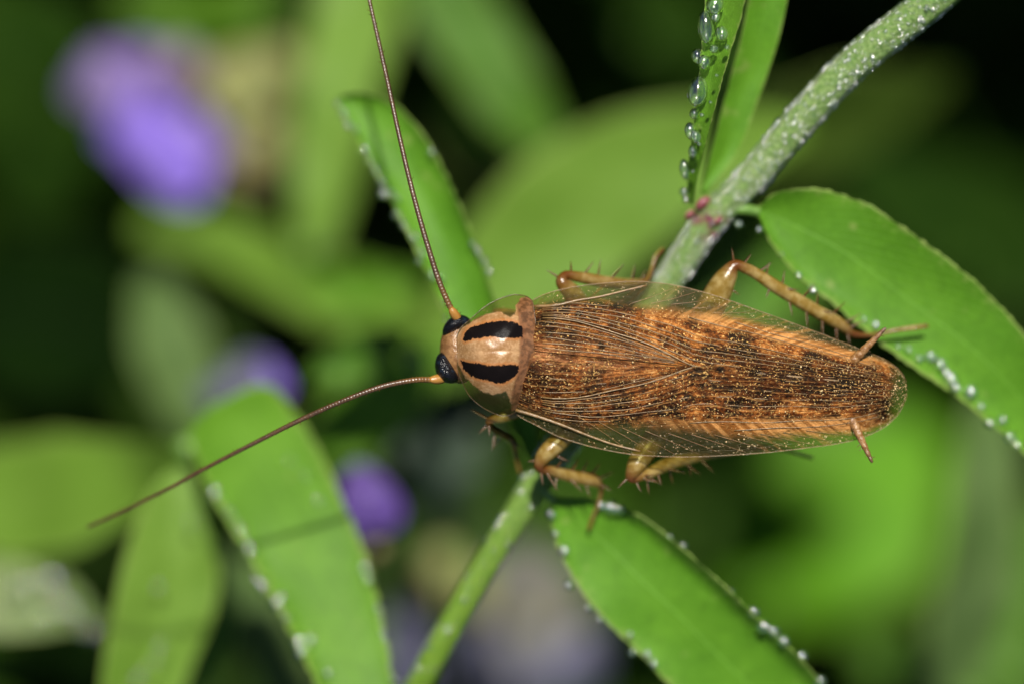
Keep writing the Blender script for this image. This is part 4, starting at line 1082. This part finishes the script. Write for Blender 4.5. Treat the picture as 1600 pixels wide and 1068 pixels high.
dews('front', [(335, 770, .17), (374, 824, .14), (390, 858, .16), (411, 912, .2), (403, 905, .12), (432, 940, .18), (440, 930, .13), (468, 1000, .22), (488, 998, .13), (512, 1050, .14), (470, 1020, .13), (452, 716, .10), (478, 742, .09), (498, 782, .11), (568, 886, .15), (577, 905, .15), (593, 950, .15), (616, 1062, .13), (600, 990, .1), (360, 800, .11), (450, 965, .14)],
     'leaf crossed by lower antenna', 'dew drops on the front leaflet rim', 0.15, ('far', 'flower side'))
dews('left', [(528, 162, .15), (537, 178, .14), (545, 195, .14), (557, 203, .13), (570, 235, .16), (578, 252, .16), (588, 266, .17), (597, 283, .14), (600, 302, .17), (612, 300, .14), (622, 310, .14), (620, 335, .18), (632, 352, .15), (648, 372, .16), (660, 393, .14), (655, 408, .15), (676, 430, .18), (690, 434, .14), (697, 470, .12), (698, 498, .12), (675, 238, .14), (738, 380, .13), (747, 392, .13), (757, 408, .15), (764, 424, .14)],
     'leaf crossed by upper antenna', 'dew drops on the upper left leaf rim', 0.15, ('beaded', 'smooth'))
dew(1091, 143, -0.55, 0.27, 'largest lens shaped dew drop hanging on the narrow upright leaf', None, 1.55, -0.15, True)
dew(1103, 42, -0.1, 0.22, 'long flattened dew drop near the top of the narrow upright leaf', None, 1.9, 0.1, True)
dew(1118, 8, 0.35, 0.24, 'broad dew drop lying across the face of the narrow upright leaf', None, 1.0, 0.5, True)
for (x, y, r, e, zz) in ((1128, 52, .17, 1.1, .28), (1119, 27, .11, 1.1, .4), (1116, 77, .12, 1.0, .1), (1101, 97, .17, 1.15, -.15), (1090, 88, .15, 1.4, -.5), (1085, 178, .14, 1.0, -.9), (1079, 205, .15, 1.6, -1.0), (1088, 214, .14, 1.3, -.8), (1082, 237, .12, 1.4, -1.2), (1070, 265, .13, 2.2, -1.7), (1136, 74, .07, 1, .45), (1097, 180, .06, 1, -.3), (1110, 160, .05, 1, .0), (1120, 118, .05, 1, .25), (1092, 225, .06, 1, -.6), (1083, 268, .06, 1, -1.4)):
    shape = 'oblong' if e > 1.25 else ('tiny round' if r < 0.08 else 'round')
    place = 'near its top' if y < 80 else ('midway up' if y < 200 else 'low above the pink node')
    dew(x, y, zz, r, f'{shape} clear dew drop stuck to the narrow upright leaf, {place}', 'dew drops on the upright leaf', e, 0.1, True)
for (x, y, z_, r) in ((1069, 300, -2.3, .12), (1072, 312, -2.4, .10), (1155, 350, -2.8, .12), (1186, 358, -2.8, .09)):
    dew(x, y, z_, r, 'dew drop hanging beside the pink node of the stem', 'dew drops at the pink node')

def stem_pt(tpar, phi, lift=0.0):
    k = tpar*(nS - 1); i = int(k); i = min(i, nS - 2); fr_ = k - i
    c = stem_c[i]*(1 - fr_) + stem_c[i+1]*fr_
    t_ = stem_c[i+1] - stem_c[i]; t_ /= np.linalg.norm(t_)
    sd = np.cross(t_, [0, 0, 1.0]); sd /= np.linalg.norm(sd); up = np.cross(sd, t_)
    r = np.interp(tpar, np.linspace(0, 1, nS), stem_r) + lift
    return c + r*(math.cos(phi)*sd + math.sin(phi)*up)
def stem_par(px, py):
    f = (D - stem_c[:, 2])/D/K
    d = np.hypot(stem_c[:, 0]/f + 800 - px, 534 - stem_c[:, 1]/f - py)
    return d.argmin()/(nS - 1)
def stem_drop(px, py, r, label, group):
    k = stem_par(px, py); i = int(k*(nS - 1))
    p = P(px, py, stem_c[i, 2]); off = np.hypot(*(p - stem_c[i])[:2])
    if off > stem_r[i]*0.95:
        q_ = stem_c[i] + (p - stem_c[i])*(stem_r[i]*0.95/off); f_ = (D - q_[2])/D/K
        px, py, off = q_[0]/f_ + 800, 534 - q_[1]/f_, stem_r[i]*0.95
    z_ = stem_c[i, 2] + math.sqrt(max(stem_r[i]**2 - off**2, 0.0)) + r*0.3
    dew(px, py, z_, r, label, group)
for (x, y, r) in ((1328, 93, .09), (1313, 120, .08), (1311, 132, .09), (1226, 212, .09), (1414, 35, .09), (1448, 12, .09), (1362, 55, .08), (1348, 50, .07), (1271, 180, .07), (1250, 245, .07), (1205, 190, .09), (1232, 160, .08), (1195, 230, .08), (1185, 275, .08), (1208, 183, .10), (1290, 95, .08)):
    stem_drop(x, y, r, 'tiny glinting dew bead on the frosted upper stem, ' + ('high up' if y < 100 else 'close above the pink node' if y > 170 else 'beside the upright leaves'), 'dew beads on the upper stem')
for (x, y, r) in ((1115, 348, .09), (1088, 378, .09), (1072, 356, .08), (1052, 380, .08), (1060, 400, .08), (1045, 425, .08), (1080, 340, .07)):
    stem_drop(x, y, r, 'dew bead on the stem between pink node and wing edge', 'dew beads beside the wing edge')
for (x, y, r) in ((808, 742, .13), (832, 738, .10), (830, 790, .10), (783, 810, .11), (775, 822, .11), (845, 775, .12), (726, 935, .12), (700, 985, .1), (652, 1043, .14), (670, 1010, .1), (760, 850, .1), (795, 850, .1), (730, 900, .1), (815, 768, .12)):
    stem_drop(x, y, r, 'dew bead on the bare green stem below the cockroach, ' + ('at the lower node' if y < 800 else 'well below the lower node'), 'dew beads on the lower stem')

for (x, y, r) in ((35, 915, .30), (80, 905, .34), (110, 950, .30), (60, 965, .22), (15, 960, .22), (140, 985, .20)):
    dew(x, y, -15.0, r, 'dew drop on the pale silvery leaf tip by dark soil', 'dew drops on the silvery leaf tip')
for (x, y, r) in ((297, 815, .13), (247, 915, .13), (250, 1005, .14), (245, 1030, .12), (170, 1025, .16), (215, 1055, .14)):
    dew(x, y, -10.0, r, 'faint dew drop on the face of the pale folded leaflet', 'dew drops on the pale folded leaflet')
# fine dew film on the stem, too fine to count
cs, rs = [], []
for _ in range(2100):
    tp = rng.uniform(0.075, 0.27)
    cs.append(stem_pt(tp, rng.uniform(-0.5, 3.6), 0.0)); rs.append(rng.choice([0.022, 0.04, 0.07], p=[.5, .34, .16]))
for _ in range(500):
    tp = rng.uniform(0.27, 0.52)
    cs.append(stem_pt(tp, rng.uniform(-0.5, 3.6), 0.0)); rs.append(rng.choice([0.018, 0.03, 0.045], p=[.6, .3, .1]))
V_, F_ = grains(cs, rs)
fm = link('dew_film', mesh('dew_film', V_, F_, M['dew_film']))
tag(fm, 'fine frosting of minute dew beads coating the stem', 'dew', None, 'stuff')
